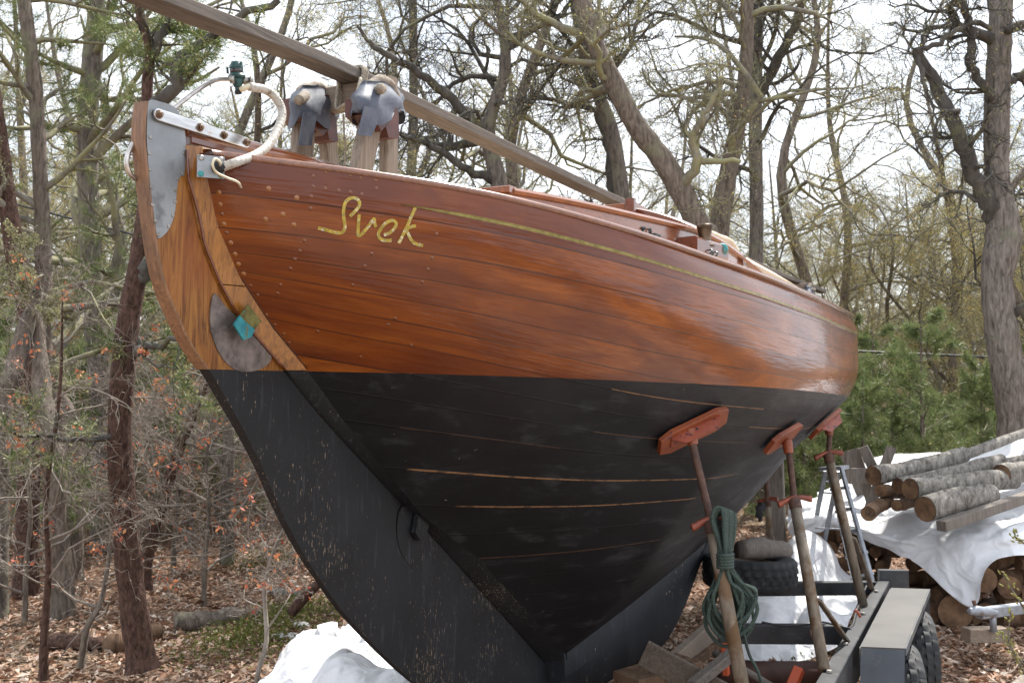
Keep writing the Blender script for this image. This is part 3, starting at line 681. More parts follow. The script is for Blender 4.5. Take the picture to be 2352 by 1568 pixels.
bt = spl([onx(312, 411, xt), onx(298, 398, xt), onx(291, 372, xt), onx(300, 340, xt), onx(330, 300, xt), onx(400, 248, xt), onx(452, 208, xt), onx(490, 186, xt - .01), onx(520, 182, xt), onx(545, 186, 0), onx(572, 190, .03)], 5)
one('bent_tube_bracket', lambda mb: tube(mb, bt, .0068, 10), M['tubing'], boat)
sl = onx(547, 208, .03)
mb = MB(); ax = (onx(541, 140, .03) - sl).normalized(); H_ = (onx(541, 140, .03) - sl).length
s_ = H_ / 70.
lathe(mb, sl, ax, [(.006, 0), (.0085, 2 * s_), (.0085, 7 * s_), (.012, 9 * s_), (.0145, 16 * s_), (.0155, 24 * s_), (.0155, 27 * s_), (.024, 30 * s_), (.0255, 34 * s_), (.0225, 38 * s_), (.0185, 40 * s_), (.018, 52 * s_), (.0200, 54 * s_), (.0185, 60 * s_), (.015, 64 * s_), (.013, 68 * s_), (.004, 69 * s_)], 18)
lamp = mb.build('stern_light', M['greenlamp'], boat, 2)
one('lens', lambda mb: lathe(mb, sl + ax * 41 * s_ + V((0.0, 0, 0)), ax, [(.0188, 0), (.0192, 9 * s_)], 18), mottled('dark lens glass', (.03, .02, .02), (.06, .05, .05), .15, 10), lamp)
for q in (RIGHT * -.026, RIGHT * .017):
    one('shade_wing', lambda mb: beam(mb, sl + ax * 40 * s_ + q, sl + ax * (55 if q.x < 0 else 68) * s_ + q, .016, .003, up=V(q).normalized()), M['greenlamp'], lamp, 2)
one('cable_gland', lambda mb: lathe(mb, sl - ax * 9 * s_, ax, [(.007, 0), (.0105, 2 * s_), (.0105, 8 * s_), (.008, 10 * s_)], 10), M['rubber'], lamp)
one('tube_clamp', lambda mb: (lathe(mb, onx(556, 186, .03), RIGHT + V((0, 0, .1)), [(.010, 0), (.012, .004), (.012, .012), (.009, .016), (.009, .024), (.012, .026), (.011, .032)], 10)), M['screw'], lamp)
one('tube_clamp', lambda mb: lathe(mb, onx(529, 183, .03), RIGHT, [(.011, 0), (.012, .003), (.012, .009), (.011, .012)], 12), M['screw'], lamp)

# cove stripe, name, plugs
def hull_n(y, z):
    e = .01; p = V((hb(y, z), y, z)); a = V((hb(y + e, z), y + e, z)) - p; b = V((hb(y, z + e), y, z + e)) - p; n_ = a.cross(b).normalized()
    return p, n_ if n_.x > 0 else -n_
h0 = hit(922, 456)[0]
mb = MB(); ys = [h0.y + (8.3 - h0.y) * (i / 80) ** 1.3 for i in range(81)]
def dcove(y): return np.interp(y, [.5, .9, 1.3, 2, 3, 4.5, 9], [.073, .080, .085, .092, .10, .105, .08])
def cv_sec(y, d0=0.0015):
    hw = .0048 * min(1, .12 + (y - ys[0]) * 5); zc = zs(y) - dcove(y); out = []
    for t, o_ in ((-1.25, .0), (-1, .0035), (-.5, .0016), (0, .0012), (.5, .0016), (1, .0035), (1.25, 0)):
        p, n_ = hull_n(y, zc + t * hw); out.append(p + n_ * (o_ + .0006))
    return out
strip(mb, ys, cv_sec); mb.build('cove_stripe', M['gold'], boat)
mb = MB()
def bead(y):
    hw = .0048 * min(1, .12 + (y - ys[0]) * 5); zc = zs(y) - dcove(y); out = []
    for t, o_ in ((-2.0, 0), (-1.8, .0035), (-1.4, .0035), (-1.2, 0)):
        p, n_ = hull_n(y, zc + t * hw); out.append(p + n_ * o_)
    return out
strip(mb, ys, bead); mb.build('cove_bead', M['mahog'], boat)
def z2(a, b): return ((300 + a * .3406) / 1.0884, (450 + b * .3406) / 1.0884)
letters = {
 'S': [[(1452, 352), (1500, 362), (1560, 380), (1610, 388), (1640, 375), (1650, 335), (1640, 270), (1642, 205), (1660, 155), (1700, 132), (1740, 140), (1758, 172), (1745, 205), (1716, 238), (1686, 268)]],
 'v': [[(1755, 252), (1749, 320), (1746, 380), (1748, 408), (1775, 395), (1810, 355), (1840, 315), (1865, 285), (1866, 305), (1877, 346)]],
 'e': [[(1936, 402), (1970, 392), (2005, 362), (2026, 325), (2008, 300), (1975, 302), (1935, 330), (1903, 375), (1897, 410), (1915, 434), (1950, 444), (1992, 442)]],
 'k': [[(2168, 200), (2130, 285), (2085, 385), (2045, 464)], [(2170, 336), (2130, 346), (2096, 366), (2104, 372), (2118, 405), (2145, 450), (2185, 474), (2224, 480)]]}
for ch, strokes in letters.items():
    mb = MB()
    for st_ in strokes:
        pl = [z2(a, b) for a, b in st_]
        P = spl([(a, b, 0) for a, b in pl], 5); pts = []
        for q in P:
            h_ = hit(q.x, q.y); pts.append((h_[0], h_[1]))
        vs = []; fs = []; W_ = .0052
        for i, (p, n_) in enumerate(pts):
            t = (pts[min(i + 1, len(pts) - 1)][0] - pts[max(i - 1, 0)][0]).normalized(); s_ = n_.cross(t).normalized(); th = .0022
            vs += [p + s_ * W_, p + s_ * W_ * .92 + n_ * th, p - s_ * W_ * .92 + n_ * th, p - s_ * W_]
        for i in range(len(pts) - 1):
            for k in range(3): a = i * 4 + k; fs.append((a, a + 1, a + 5, a + 4))
        fs += [(0, 1, 2, 3), tuple(range(len(vs) - 1, len(vs) - 5, -1))]
        mb.add(vs, fs)
        for i in range(4, len(pts) - 2, 9):
            p, n_ = pts[i]; lathe(mb, p + n_ * .0021, n_, [(.0024, 0), (.0022, .0009)], 8, 1)
    mb.build('name_letter', [M['brass'], M['screw']], boat, False)
big = [(1090, 62), (1297, 130), (1068, 287), (1276, 330), (906, 690), (763, 325), (812, 462), (868, 618), (733, 180), (725, 92), (843, 545), (610, 412), (1195, 252)]
small = [(783, 388), (958, 776), (1178, 770), (1405, 120), (1400, 208), (1282, 582), (1250, 650), (1848, 540), (2262, 655), (2218, 748), (1075, 990), (1135, 1062), (1450, 1110), (1320, 520), (1355, 447), (2137, 1212), (1968, 1062), (1707, 770), (1797, 632), (2325, 395), (2290, 572), (2018, 1015), (1765, 1298), (1508, -60), (1605, -75), (1690, -35), (1770, -20), (1880, 0), (1420, -30), (1420, 48), (1508, 62), (1606, 76), (1692, 88), (1775, 104), (1885, 60), (1010, 845), (1156, 832), (1200, 1130), (1240, 1195), (748, 250)]
for lst, r_, mm in ((big, .0068, 'plug'), (small, .0052, 'darkplug')):
    for a, b in lst:
        u, v = z2(a, b); h_ = hit(u, v)
        if not h_: continue
        mb = MB(); lathe(mb, h_[0] - h_[1] * .001, h_[1], [(r_ * 1.1, 0), (r_ * 1.1, .0011), (r_, .0012), (r_ * .97, .0016)], 16); mb.build('wood_plug', M[mm], boat)

# coaming, cabin, hatch
def coam_x(y): return bs(y) - .32
def coam_z(y): return float(np.interp(y, [.9, 1.25, 2.0, 2.55, 2.8, 3.1, 3.4, 3.6], [2.535, 2.545, 2.548, 2.556, 2.542, 2.50, 2.46, 2.42]))
cy = [1.28 + i * .08 for i in range(30)]
def coam(y, s_=1):
    x, z = coam_x(y), coam_z(y); zb = zs(y) - .02
    return [(s_ * x, y, zb), (s_ * x, y, z), (s_ * (x - .022), y, z), (s_ * (x - .022), y, zb)]
def coamcap(y, s_=1):
    x, z = coam_x(y), coam_z(y)
    return [(s_ * (x + .014), y, z - .004), (s_ * (x + .018), y, z + .008), (s_ * (x + .010), y, z + .019), (s_ * (x - .012), y, z + .023), (s_ * (x - .036), y, z + .014), (s_ * (x - .036), y, z)]
mb = MB(); mc = MB()
for s_ in (1, -1): strip(mb, cy, lambda y: coam(y, s_), True); strip(mc, cy, lambda y: coamcap(y, s_), True)
x0 = coam_x(cy[0]); zc = coam_z(cy[0])
beam(mb, (-x0, cy[0], zc - .07), (x0, cy[0], zc - .07), .022, .14); beam(mc, (-x0 - .01, cy[0] - .004, zc + .011), (x0 + .01, cy[0] - .004, zc + .011), .055, .024)
co = mb.build('cockpit_coaming', M['mahog'], boat, 2); mc.build('coaming_cap', M['mahog'], co, 2)
# cabin trunk with arched after bulkhead
def arch(x, y): 
    hw = max(coam_x(y) - .0, .3); t = min(abs(x) / hw, 1); edge = zs(y) + .19; return edge + (.31) * (1 - t ** 2.2) * np.interp(y, [3.2, 5, 6.6], [1, .85, .55])
CYs = [3.18 + i * .2 for i in range(18)]
mb = MB(); vs = []; fs = []; n = 17
for y in CYs:
    hw = coam_x(y) * (1 if y < 5.5 else 1 - .12 * (y - 5.5))
    row = [V((hw, y, zs(y) - .02))] + [V((hw * cos(pi * k / (n - 1)) if 0 else hw * (1 - 2 * k / (n - 1)), y, arch(hw * (1 - 2 * k / (n - 1)), y))) for k in range(n)] + [V((-hw, y, zs(y) - .02))]
    vs += row
m_ = n + 2
for i in range(len(CYs) - 1):
    for k in range(m_ - 1): a = i * m_ + k; fs.append((a, a + 1, a + m_ + 1, a + m_))
fs.append(tuple(range(len(vs) - m_, len(vs)))); mb.add(vs, fs); cabin = mb.build('cabin_trunk', M['canvas'], boat, 2)
yb = 3.17; hw = coam_x(yb)
mb = MB(); prism(mb, [V((hw, yb, zs(yb) - .1))] + [V((hw * (1 - 2 * k / 16), yb, arch(hw * (1 - 2 * k / 16), yb) - .01)) for k in range(17)] + [V((-hw, yb, zs(yb) - .1))], (0, .02, 0)); mb.build('after_bulkhead', M['mahog'], cabin, False)
one('bulkhead_moulding', lambda mb: strip(mb, list(range(0, 33)), lambda i: [(hw * 1.015 * (1 - 2 * i / 32), yb - .035, arch(hw * (1 - 2 * i / 32), yb) - .035), (hw * 1.015 * (1 - 2 * i / 32), yb - .04, arch(hw * (1 - 2 * i / 32), yb) + .008), (hw * 1.015 * (1 - 2 * i / 32), yb - .02, arch(hw * (1 - 2 * i / 32), yb) + .018), (hw * 1.015 * (1 - 2 * i / 32), yb + .03, arch(hw * (1 - 2 * i / 32), yb) + .012), (hw * 1.015 * (1 - 2 * i / 32), yb + .03, arch(hw * (1 - 2 * i / 32), yb) - .035)], True), M['mahog2'], cabin, 2)
for s_ in (1, -1):
    one('hatch_post', lambda mb: beam(mb, (s_ * .285, 3.08, 2.50), (s_ * .285, 3.08, 2.835), .035, .05, up=(1, 0, 0)), M['mahog2'], cabin, 2)
    one('hatch_runner', lambda mb: beam(mb, (s_ * .27, 3.10, 2.808), (s_ * .27, 4.3, 2.77), .03, .05), M['mahog'], cabin, 2)
one('sliding_hatch', lambda mb: beam(mb, (0, 3.6, 2.822), (0, 4.25, 2.80), .56, .025), M['mahog'], cabin, 2)
one('hatch_beam', lambda mb: beam(mb, (-.25, 3.10, 2.79), (.25, 3.10, 2.79), .025, .05), M['mahog'], cabin, 2)
one('folded_canvas', lambda mb: tube(mb, spl([ony(1626, 542, 3.6), ony(1650, 548, 3.7), ony(1676, 562, 3.85), ony(1686, 578, 3.95)], 5), [.030 + .003 * sin(i * .9) for i in range(16)], 12), M['canvas'], cabin)
# winch on its block
wb = ony(1640, 575, 2.55)
wc = ony(1608, 566, 2.62)
one('winch_block', lambda mb: (beam(mb, ony(1576, 563, 2.34), ony(1648, 584, 2.62), .11, .075, bev=.012)), M['mahog2'], boat, 2)
wz = ony(1619, 562, 2.47); 
mb = MB(); sc_ = 1.0
lathe(mb, wz + V((0, 0, -.01)), (0, 0, 1), [(.046, 0), (.045, .008), (.033, .018), (.0265, .028), (.0275, .048), (.0325, .078), (.033, .082), (.0365, .084), (.037, .096), (.033, .100), (.012, .101)], 20)
mb.build('winch', M['winch'], boat, 2)
nl = ony(1655, 577, 2.60)
one('side_light', lambda mb: lathe(mb, nl, (.3, -.6, .1), [(.028, 0), (.03, .01), (.028, .035), (.022, .045)], 14), M['verdigris'], boat, 2)
mb = MB()
for u, v, y in ((1629, 580, 2.42), (1641, 585, 2.46)):
    c_ = ony(u, v, y); tube(mb, [c_ + V((cos(a) * .004 + sin(a) * .012, cos(a) * .01, .014 * cos(a) + .0)) for a in [i * pi / 6 for i in range(13)]], .0035, 6, False)
lathe(mb, ony(1637, 594, 2.45), (0, 0, 1), [(.016, 0), (.014, .006), (.006, .01), (.006, .02)], 10)
mb.build('shackle', M['darkhw'], boat)
def blockhw(mb):
    a = ony(1470, 538, 2.05); b = ony(1515, 550, 2.25)
    beam(mb, a, b, .03, .012); lathe(mb, ony(1476, 536, 2.07), (0, 0, 1), [(.009, 0), (.006, .004), (.006, .014), (.015, .018), (.015, .024), (.006, .027)], 12)
    c_ = ony(1492, 533, 2.12); tube(mb, [c_ + V((.003, cos(q) * .012, sin(q) * .014)) for q in [i * pi / 6 for i in range(13)]], .0035, 6, False)
    for i in range(4): lathe(mb, ony(1500 + i * 5, 543 + i * 1.5, 2.15 + i * .03), (.5, .4, .3), [(.008, 0), (.011, .004), (.011, .012), (.007, .016)], 10)
one('genoa_track_car', blockhw, M['darkhw'], boat, 2)
# ------------------------------------------------------------------ copying whole things
def kids(o): return [c for c in bpy.data.objects if c.parent == o]
def copy_thing(src, loc, rotz=0., scale=1., label=None, group=None):
    tree = [(src, None)]; r = src.copy(); COL.objects.link(r); r.location = loc; r.rotation_euler = (0, 0, rotz); r.scale = (scale,) * 3
    if label: r['label'] = label
    if group: r['group'] = group
    for c in src.get('_k', None) or KIDS[src.name]:
        s0 = bpy.data.objects[c]; d = s0.copy(); COL.objects.link(d); d.parent = r; d.matrix_parent_inverse = s0.matrix_parent_inverse.copy()
        for g in KIDS.get(c, []): s1 = bpy.data.objects[g]; e = s1.copy(); COL.objects.link(e); e.parent = d; e.matrix_parent_inverse = s1.matrix_parent_inverse.copy()
    return r
KIDS = {}
def reg(src):
    KIDS[src.name] = [c.name for c in bpy.data.objects if c.parent == src]
    for c in list(KIDS[src.name]): KIDS[c] = [g.name for g in bpy.data.objects if g.parent is not None and g.parent.name == c]

# ------------------------------------------------------------------ ground
def gz(x, y):
    d = sqrt((x - 2) ** 2 + (y + 2) ** 2); t = max(0, d - 9)
    h = .05 * sin(x * .9 + 1) * cos(y * .7) + .04 * sin(x * 2.3 + y * 1.7)
    m_ = 1 if d > 9 else max(0, (d - 5.5) / 3.5)
    if x > 0.5 and y < 9: m_ *= .3
    return h * m_ + t * .012
mb = MB(); gxs = np.concatenate([np.linspace(-160, -22, 24), np.linspace(-20, 20, 110), np.linspace(22, 160, 24)]); gys = np.concatenate([np.linspace(-40, -6, 8), np.linspace(-5, 32, 110), np.linspace(34, 220, 26)])
nx = len(gxs)
vs = [V((x, y, gz(x, y))) for y in gys for x in gxs]
fs = [(j * nx + i, j * nx + i + 1, j * nx + nx + i + 1, j * nx + nx + i) for j in range(len(gys) - 1) for i in range(nx - 1)]
mb.add(vs, fs); g = mb.build('ground', M['ground']); g['kind'] = 'structure'
mb = MB(); gp = [(1.9, -12), (1.95, 2), (1.9, 4.6), (2.05, 5.35), (2.5, 5.75), (3.5, 5.9), (5, 5.7), (9, 5.0), (12, -12)]
cen = V((5, 0, .05)); 
mb.add([V((5, -2, .045))] + [V((x, y, .045)) for x, y in gp], [(0, i + 1, (i + 1) % len(gp) + 1) for i in range(len(gp))]); mb.build('driveway', M['gravel'])['kind'] = 'structure'
# leaf litter: small curled leaves strewn over the ground in view
def leaf_field(name, n, sampler, smin, smax, mat, zoff=.01, upright=.25, quads=2):
    r = np.random.default_rng(5 + n); vs = np.zeros((n, 6, 3)); cnt = 0
    P = sampler(r, n); s_ = r.uniform(smin, smax, n); a = r.uniform(0, 2 * pi, n)
    ux = np.stack([np.cos(a), np.sin(a), r.normal(0, upright, n)], 1); ux /= np.linalg.norm(ux, axis=1)[:, None]
    vy = np.stack([-np.sin(a), np.cos(a), r.normal(0, upright, n)], 1); vy /= np.linalg.norm(vy, axis=1)[:, None]
    w_ = r.uniform(.28, .5, n)[:, None]; s2 = s_[:, None]; nz = np.cross(ux, vy)
    cup = r.uniform(-.1, .35, n)[:, None] * s2
    vs[:, 0] = P - ux * s2 * .5; vs[:, 1] = P - vy * s2 * w_ * .5 + nz * cup; vs[:, 2] = P + ux * s2 * .5; vs[:, 3] = P + vy * s2 * w_ * .5 + nz * cup
    faces = np.array([[0, 1, 2], [0, 2, 3]])[None] + (np.arange(n) * 4)[:, None, None]
    return rawmesh(name, vs[:, :4].reshape(-1, 3), faces.reshape(-1, 3), mat)
def rawmesh(name, v, f, mat, parent=None):
    v = np.ascontiguousarray(v, np.float32); f = np.ascontiguousarray(f, np.int32); k = f.shape[1]
    me = bpy.data.meshes.new(name); me.vertices.add(len(v)); me.vertices.foreach_set('co', v.ravel())
    me.loops.add(f.size); me.loops.foreach_set('vertex_index', f.ravel()); me.polygons.add(len(f))
    me.polygons.foreach_set('loop_start', np.arange(0, f.size, k, dtype=np.int32)); me.update(calc_edges=True); me.validate(); me.materials.append(mat)
    o = bpy.data.objects.new(name, me); COL.objects.link(o)
    if parent: link(o, parent)
    return o
def samp(r, n):
    out = []
    while len(out) < n:
        # uniform over the wedge of ground the photograph looks at, thinning with distance
        d = 4.5 + 24 * r.random() ** 1.35; u = r.uniform(-.62, .60)
        if -.14 < u < .22 and d < 5.6: continue
        p = CAMP + V((-sin(TH), cos(TH), 0)) * d + RIGHT * (u * d); 
        if 1.9 < p.x < 9 and p.y < 5.3 + .6 * sin(p.x * 3) and r.random() < .93: continue
        if -2.6 < p.x < -1.2 and 4 < p.y < 6.2 and r.random() < .3: continue
        out.append((p.x, p.y, gz(p.x, p.y) + r.uniform(.005, .035)))
    return np.array(out)
lf = leaf_field('leaf_litter', 125000, samp, .035, .095, M['litter'], upright=.3); lf['kind'] = 'stuff'

# ------------------------------------------------------------------ trees
class RR:
    def __init__(s, seed): s.r = random.Random(seed)
    def g(s, a): return V((s.r.gauss(0, a), s.r.gauss(0, a), s.r.gauss(0, a)))
def perp(d, R_):
    v = R_.g(1); v = v - d * v.dot(d); return v.normalized() if v.length > 1e-4 else d.orthogonal().normalized()
LICH = []
def branch(mb, R_, p, d, L, r0, lvl, tips, spec, mi=1):
    """one crooked bough; spec[lvl] = (segments, crook, children, child length, child angle, sides)"""
    ns_, crook, nch, cl, ang, sides, grav = spec[lvl]
    pts = [p]; rad = [r0]; q = V(p); dd = V(d).normalized(); dirs = [dd]
    for i in range(ns_):
        dd = (dd + R_.g(crook) + V((0, 0, grav))).normalized(); q = q + dd * (L / ns_); pts.append(q); rad.append(max(r0 * (1 - .8 * (i + 1) / ns_), .0016)); dirs.append(dd)
    tube(mb, pts, rad, sides, False, mi)
    if lvl < 4:
        for q1, q2 in zip(pts[:-1], pts[1:]): LICH.append((q1.lerp(q2, R_.r.random()), dd))
    if lvl + 1 < len(spec):
        for c in range(nch):
            t = .18 + .82 * (c + R_.r.random()) / nch; f = min(t * ns_, ns_ - .001); i = int(f); pp = pts[i].lerp(pts[i + 1], f - i)
            a = ang * R_.r.uniform(.6, 1.3); nd = dirs[i + 1] * cos(a) + perp(dirs[i + 1], R_) * sin(a)
            branch(mb, R_, pp, nd, L * cl * R_.r.uniform(.6, 1.25) * (1.1 - .45 * t), rad[i] * .62, lvl + 1, tips, spec, mi)
    else: tips.append((pts[-1], dirs[-1])); tips.append((pts[len(pts) // 2], dirs[len(pts) // 2]))
OAK = [None, (8, .30, 7, .50, .85, 6, .01), (6, .34, 6, .55, .85, 4, .02), (5, .36, 6, .6, .8, 3, .02), (3, .34, 0, 0, 0, 3, .0)]
def leaf_mesh(name, tips, n, s0, s1, spread, mat, parent, seed, droop=0., w=.4):
    r = np.random.default_rng(seed); T = np.array([tuple(t[0]) for t in tips]); idx = r.integers(0, len(T), n)
    P = T[idx] + r.normal(0, spread, (n, 3)); d = r.normal(0, 1, (n, 3)); d[:, 2] -= droop; d /= np.linalg.norm(d, axis=1)[:, None]
    e = np.cross(d, r.normal(0, 1, (n, 3))); e /= np.linalg.norm(e, axis=1)[:, None]; s_ = r.uniform(s0, s1, n)[:, None]
    vs = np.stack([P, P + d * s_ * .55 + e * s_ * w * .5, P + d * s_, P + d * s_ * .55 - e * s_ * w * .5], 1)
    f = (np.arange(n) * 4)[:, None] + np.array([[0, 1, 2, 3]])
    return rawmesh(name, vs.reshape(-1, 3), f, mat, parent)
def needle_mesh(name, tufts, per, L, mat, parent, seed, wd=.0022, fwdb=.5):
    r = np.random.default_rng(seed); m_ = len(tufts); T = np.array([tuple(t[0]) for t in tufts]); D = np.array([tuple(t[1]) for t in tufts])
    n = m_ * per; idx = np.repeat(np.arange(m_), per); d = r.normal(0, 1, (n, 3)); d /= np.linalg.norm(d, axis=1)[:, None]
    d = d * .75 + D[idx] * fwdb; d /= np.linalg.norm(d, axis=1)[:, None]; P = T[idx] - D[idx] * (r.random((n, 1)) * L * 1.1)
    e = np.cross(d, r.normal(0, 1, (n, 3))); e /= np.linalg.norm(e, axis=1)[:, None]; l = L * r.uniform(.65, 1.1, (n, 1))
    vs = np.stack([P - e * wd, P + e * wd, P + d * l], 1); f = (np.arange(n) * 3)[:, None] + np.array([[0, 1, 2]])
    return rawmesh(name, vs.reshape(-1, 3), f, mat, parent)
def make_tree(name, label, pts, rad, seed, kind='oak', limbs=9, limb_len=2.4, z0=.35, tw='twig', bk='bark_oak', leaves=2600, group=None, spec=None, boughs=(), cat='tree', lichen=5000):
    """trunk along given points; limbs spread from its upper part; boughs = extra hand-placed limbs [(points, radii)]"""
    R_ = RR(seed); base = V(pts[0]); t = thing(name, label, cat, base, group); pts = [V(p) for p in pts]
    P = spl(pts, 5); n = len(P); rr_ = np.interp(np.linspace(0, len(pts) - 1, n), range(len(pts)), rad)
    rj = [r_ * (1 + .06 * R_.r.uniform(-1, 1)) for r_ in rr_]; rj[0] *= 1.25
    LICH.clear(); mb = MB(); tube(mb, P, rj, 12 if rad[0] > .05 else 6, False); mb.build('trunk', M[bk], t)
    mc = MB(); tips = []; spec = spec or OAK
    for bp_, br_ in boughs:
        bp_ = [V(p) for p in bp_]; BP = spl(bp_, 5); m_ = len(BP); br2 = np.interp(np.linspace(0, len(bp_) - 1, m_), range(len(bp_)), br_)
        BP = [q + (R_.g(.012) if 0 < i < m_ - 1 else V((0, 0, 0))) for i, q in enumerate(BP)]
        tube(mc, BP, list(br2), 8, False)
        for c in range(max(3, m_ // 3)):
            i = R_.r.randrange(1, m_ - 1); d = (BP[i + 1] - BP[i]).normalized(); nd = d * .5 + perp(d, R_)
            branch(mc, R_, BP[i], nd.normalized(), limb_len * R_.r.uniform(.25, .5), br2[i] * .4, 2, tips, spec)
    for i in range(limbs):
        f = z0 + (1 - z0) * (i + R_.r.random()) / limbs; k = min(int(f * (n - 1)), n - 2); d = (P[k + 1] - P[k]).normalized()
        nd = (d * R_.r.uniform(.15, .9) + perp(d, R_)).normalized()
        branch(mc, R_, P[k], nd, limb_len * R_.r.uniform(.6, 1.2) * (1.15 - .5 * f), rr_[k] * R_.r.uniform(.35, .6), 1, tips, spec)
    cr = mc.build('crown', M[tw], t)
    if kind == 'oak' and leaves: leaf_mesh('leaves', tips, int(leaves * .7), .016, .042, .03, M['bud'], cr, seed)
    if lichen and LICH and kind != 'red' and rad[0] > .05: leaf_mesh('lichen', LICH, lichen, .010, .026, .016, M['lichen'], cr, seed + 1, 0, .8)
    if kind == 'red' and leaves:
        rq = random.Random(seed); sub = [tips[rq.randrange(len(tips))] for _ in range(max(leaves // 5, 4))]
        leaf_mesh('leaves', sub, int(leaves * 1.3), .022, .045, .02, M['redleaf'], cr, seed, .6, .5)
    if kind == 'pine' and tips: needle_mesh('needles', tips[::2], 42, .125, M['needle'], cr, seed, .0019, .35)
    if kind == 'dry' and tips: needle_mesh('needles', tips, 16, .10, M['needle_dry'], cr, seed)
    return t
def T(*a):  # display-pixel trunk at camera depth -> world points; a = (u, v, depth)...
    return [at(*p) for p in a]
def down(p, z=None):
    q = V(p); q.z = gz(q.x, q.y) - .1; return q
# trunk feet are taken on the ground below their lowest visible point
OAKH = [None, (8, .32, 7, .50, .85, 6, .01), (6, .36, 7, .55, .85, 4, .02), (5, .38, 8, .55, .8, 3, .02), (4, .4, 0, 0, 0, 3, .0)]
SMALLOAK = [None, (7, .3, 5, .5, .85, 5, .01), (5, .34, 5, .55, .85, 3, .02), (4, .36, 4, .6, .8, 3, .02), (3, .34, 0, 0, 0, 3, 0)]
PINE = [None, (7, .14, 6, .45, .9, 5, .015), (5, .2, 4, .5, .8, 3, .03), (3, .2, 0, 0, 0, 3, .05)]
PINEB = [None, (7, .22, 4, .4, .9, 5, .01), (5, .28, 3, .5, .8, 3, .0), (3, .3, 0, 0, 0, 3, .0)]
def hero(lst, radpx, *, top=None, **kw):
    pts = T(*lst); foot = down(pts[0]); rad = [r_ * p[2] / FPX for r_, p in zip(radpx, lst)]
    if foot.z < pts[0].z - .25: pts = [foot] + pts; rad = [rad[0] * 1.1] + rad
    if top: pts.append(pts[-1] + V(top)); rad.append(rad[-1] * .35)
    return dict(pts=pts, rad=rad, **kw)
# the near pine beside the stern, and its neighbours on the left
make_tree('pine_tree', 'dark reddish pine trunk nearest the stern, its lichened branch pointing at the rudder', **hero([(328, 1540, 6.4), (305, 1380, 6.45), (285, 1180, 6.5), (275, 980, 6.5), (292, 760, 6.5), (318, 600, 6.5), (335, 420, 6.5), (338, 200, 6.5), (345, 110, 6.5), (318, 0, 6.5)], [34, 31, 29, 27, 26, 22, 12, 12, 12, 10], top=(-.3, .2, 1.2)), seed=3, kind='pine', limbs=8, limb_len=1.0, z0=.55, bk='bark_pine', tw='twigdark', spec=PINE,
    boughs=[(T((310, 812, 6.5), (340, 800, 6.4), (390, 785, 6.3), (445, 778, 6.2)), [.03, .022, .018, .01]), (T((320, 640, 6.5), (345, 600, 6.45), (365, 560, 6.45)), [.05, .035, .03]), (T((340, 260, 6.5), (400, 190, 6.4), (430, 120, 6.4), (520, 60, 6.3), (640, 0, 6.2)), [.045, .04, .032, .025, .02]), (T((345, 130, 6.5), (380, 60, 6.5), (385, 0, 6.6)), [.03, .025, .018]), (T((310, 770, 6.5), (330, 810, 6.5), (345, 830, 6.4), (390, 850, 6.3)), [.02, .013, .008, .004]), (T((280, 1000, 6.5), (180, 1010, 6.3), (90, 1000, 6.2), (20, 990, 6.0)), [.02, .016, .012, .006])])
make_tree('pine_tree', 'slim brown pine trunk with yellowed needles at the left, second trunk from the near pine', **hero([(165, 1010, 10), (120, 900, 10), (98, 780, 10), (100, 600, 10), (92, 400, 10), (80, 200, 10), (55, 0, 10)], [26, 23, 20, 18, 17, 16, 15], top=(-.4, 0, 2)), seed=5, kind='pine', limbs=22, limb_len=1.9, z0=.3, bk='bark_brown', tw='twig', spec=PINE)
make_tree('pine_tree', 'tall lichen-grey pine trunk standing behind the near pine', **hero([(240, 1100, 11.5), (232, 900, 11.5), (215, 700, 11.5), (205, 500, 11.5), (200, 300, 11.5), (215, 100, 11.5), (222, 0, 11.5)], [26, 26, 25, 24, 23, 22, 20], top=(0, 0, 2.5)), seed=8, kind='pine', limbs=24, limb_len=2.0, z0=.32, bk='bark_oak', tw='twig', spec=PINE)
make_tree('oak_tree', 'dark straight trunk leaning in from the left edge above the cable', **hero([(70, 800, 9.5), (40, 620, 9.5), (20, 480, 9.5), (0, 330, 9.5), (-30, 120, 9.5)], [24, 22, 20, 18, 16], top=(-.5, 0, 2)), seed=9, kind='oak', limbs=6, limb_len=1.3, z0=.5, bk='bark_pine', tw='twig', leaves=700)
make_tree('oak_tree', 'pale bare leaning trunk low at the left edge', **hero([(0, 960, 8.5), (30, 860, 8.5), (62, 740, 8.5), (82, 690, 8.5)], [24, 22, 18, 10], top=(.1, 0, .25)), seed=10, limbs=2, limb_len=.6, z0=.8, bk='bark_oak', tw='twiggrey', leaves=0, kind='x')
make_tree('oak_tree', 'thick fleshy-brown trunk with a flared foot left of the near pine', **hero([(140, 1330, 8.3), (125, 1200, 8.3), (130, 1100, 8.3), (105, 960, 8.4), (95, 880, 8.5)], [30, 25, 24, 24, 22], top=(-.2, .1, .8)), seed=12, limbs=2, limb_len=.9, z0=.8, bk='bark_brown', tw='twigdark', leaves=0, kind='x')
make_tree('sapling', 'thin dark sapling reaching the bottom edge at the far left', **hero([(100, 1560, 6.3), (102, 1450, 6.3), (112, 1300, 6.3), (105, 1150, 6.3), (128, 980, 6.3), (140, 860, 6.3)], [11, 9, 7, 6, 5, 4], top=(0, 0, .5)), seed=14, kind='red', limbs=12, limb_len=1.1, z0=.3, bk='bark_pine', tw='twiggrey', leaves=160, spec=SMALLOAK)
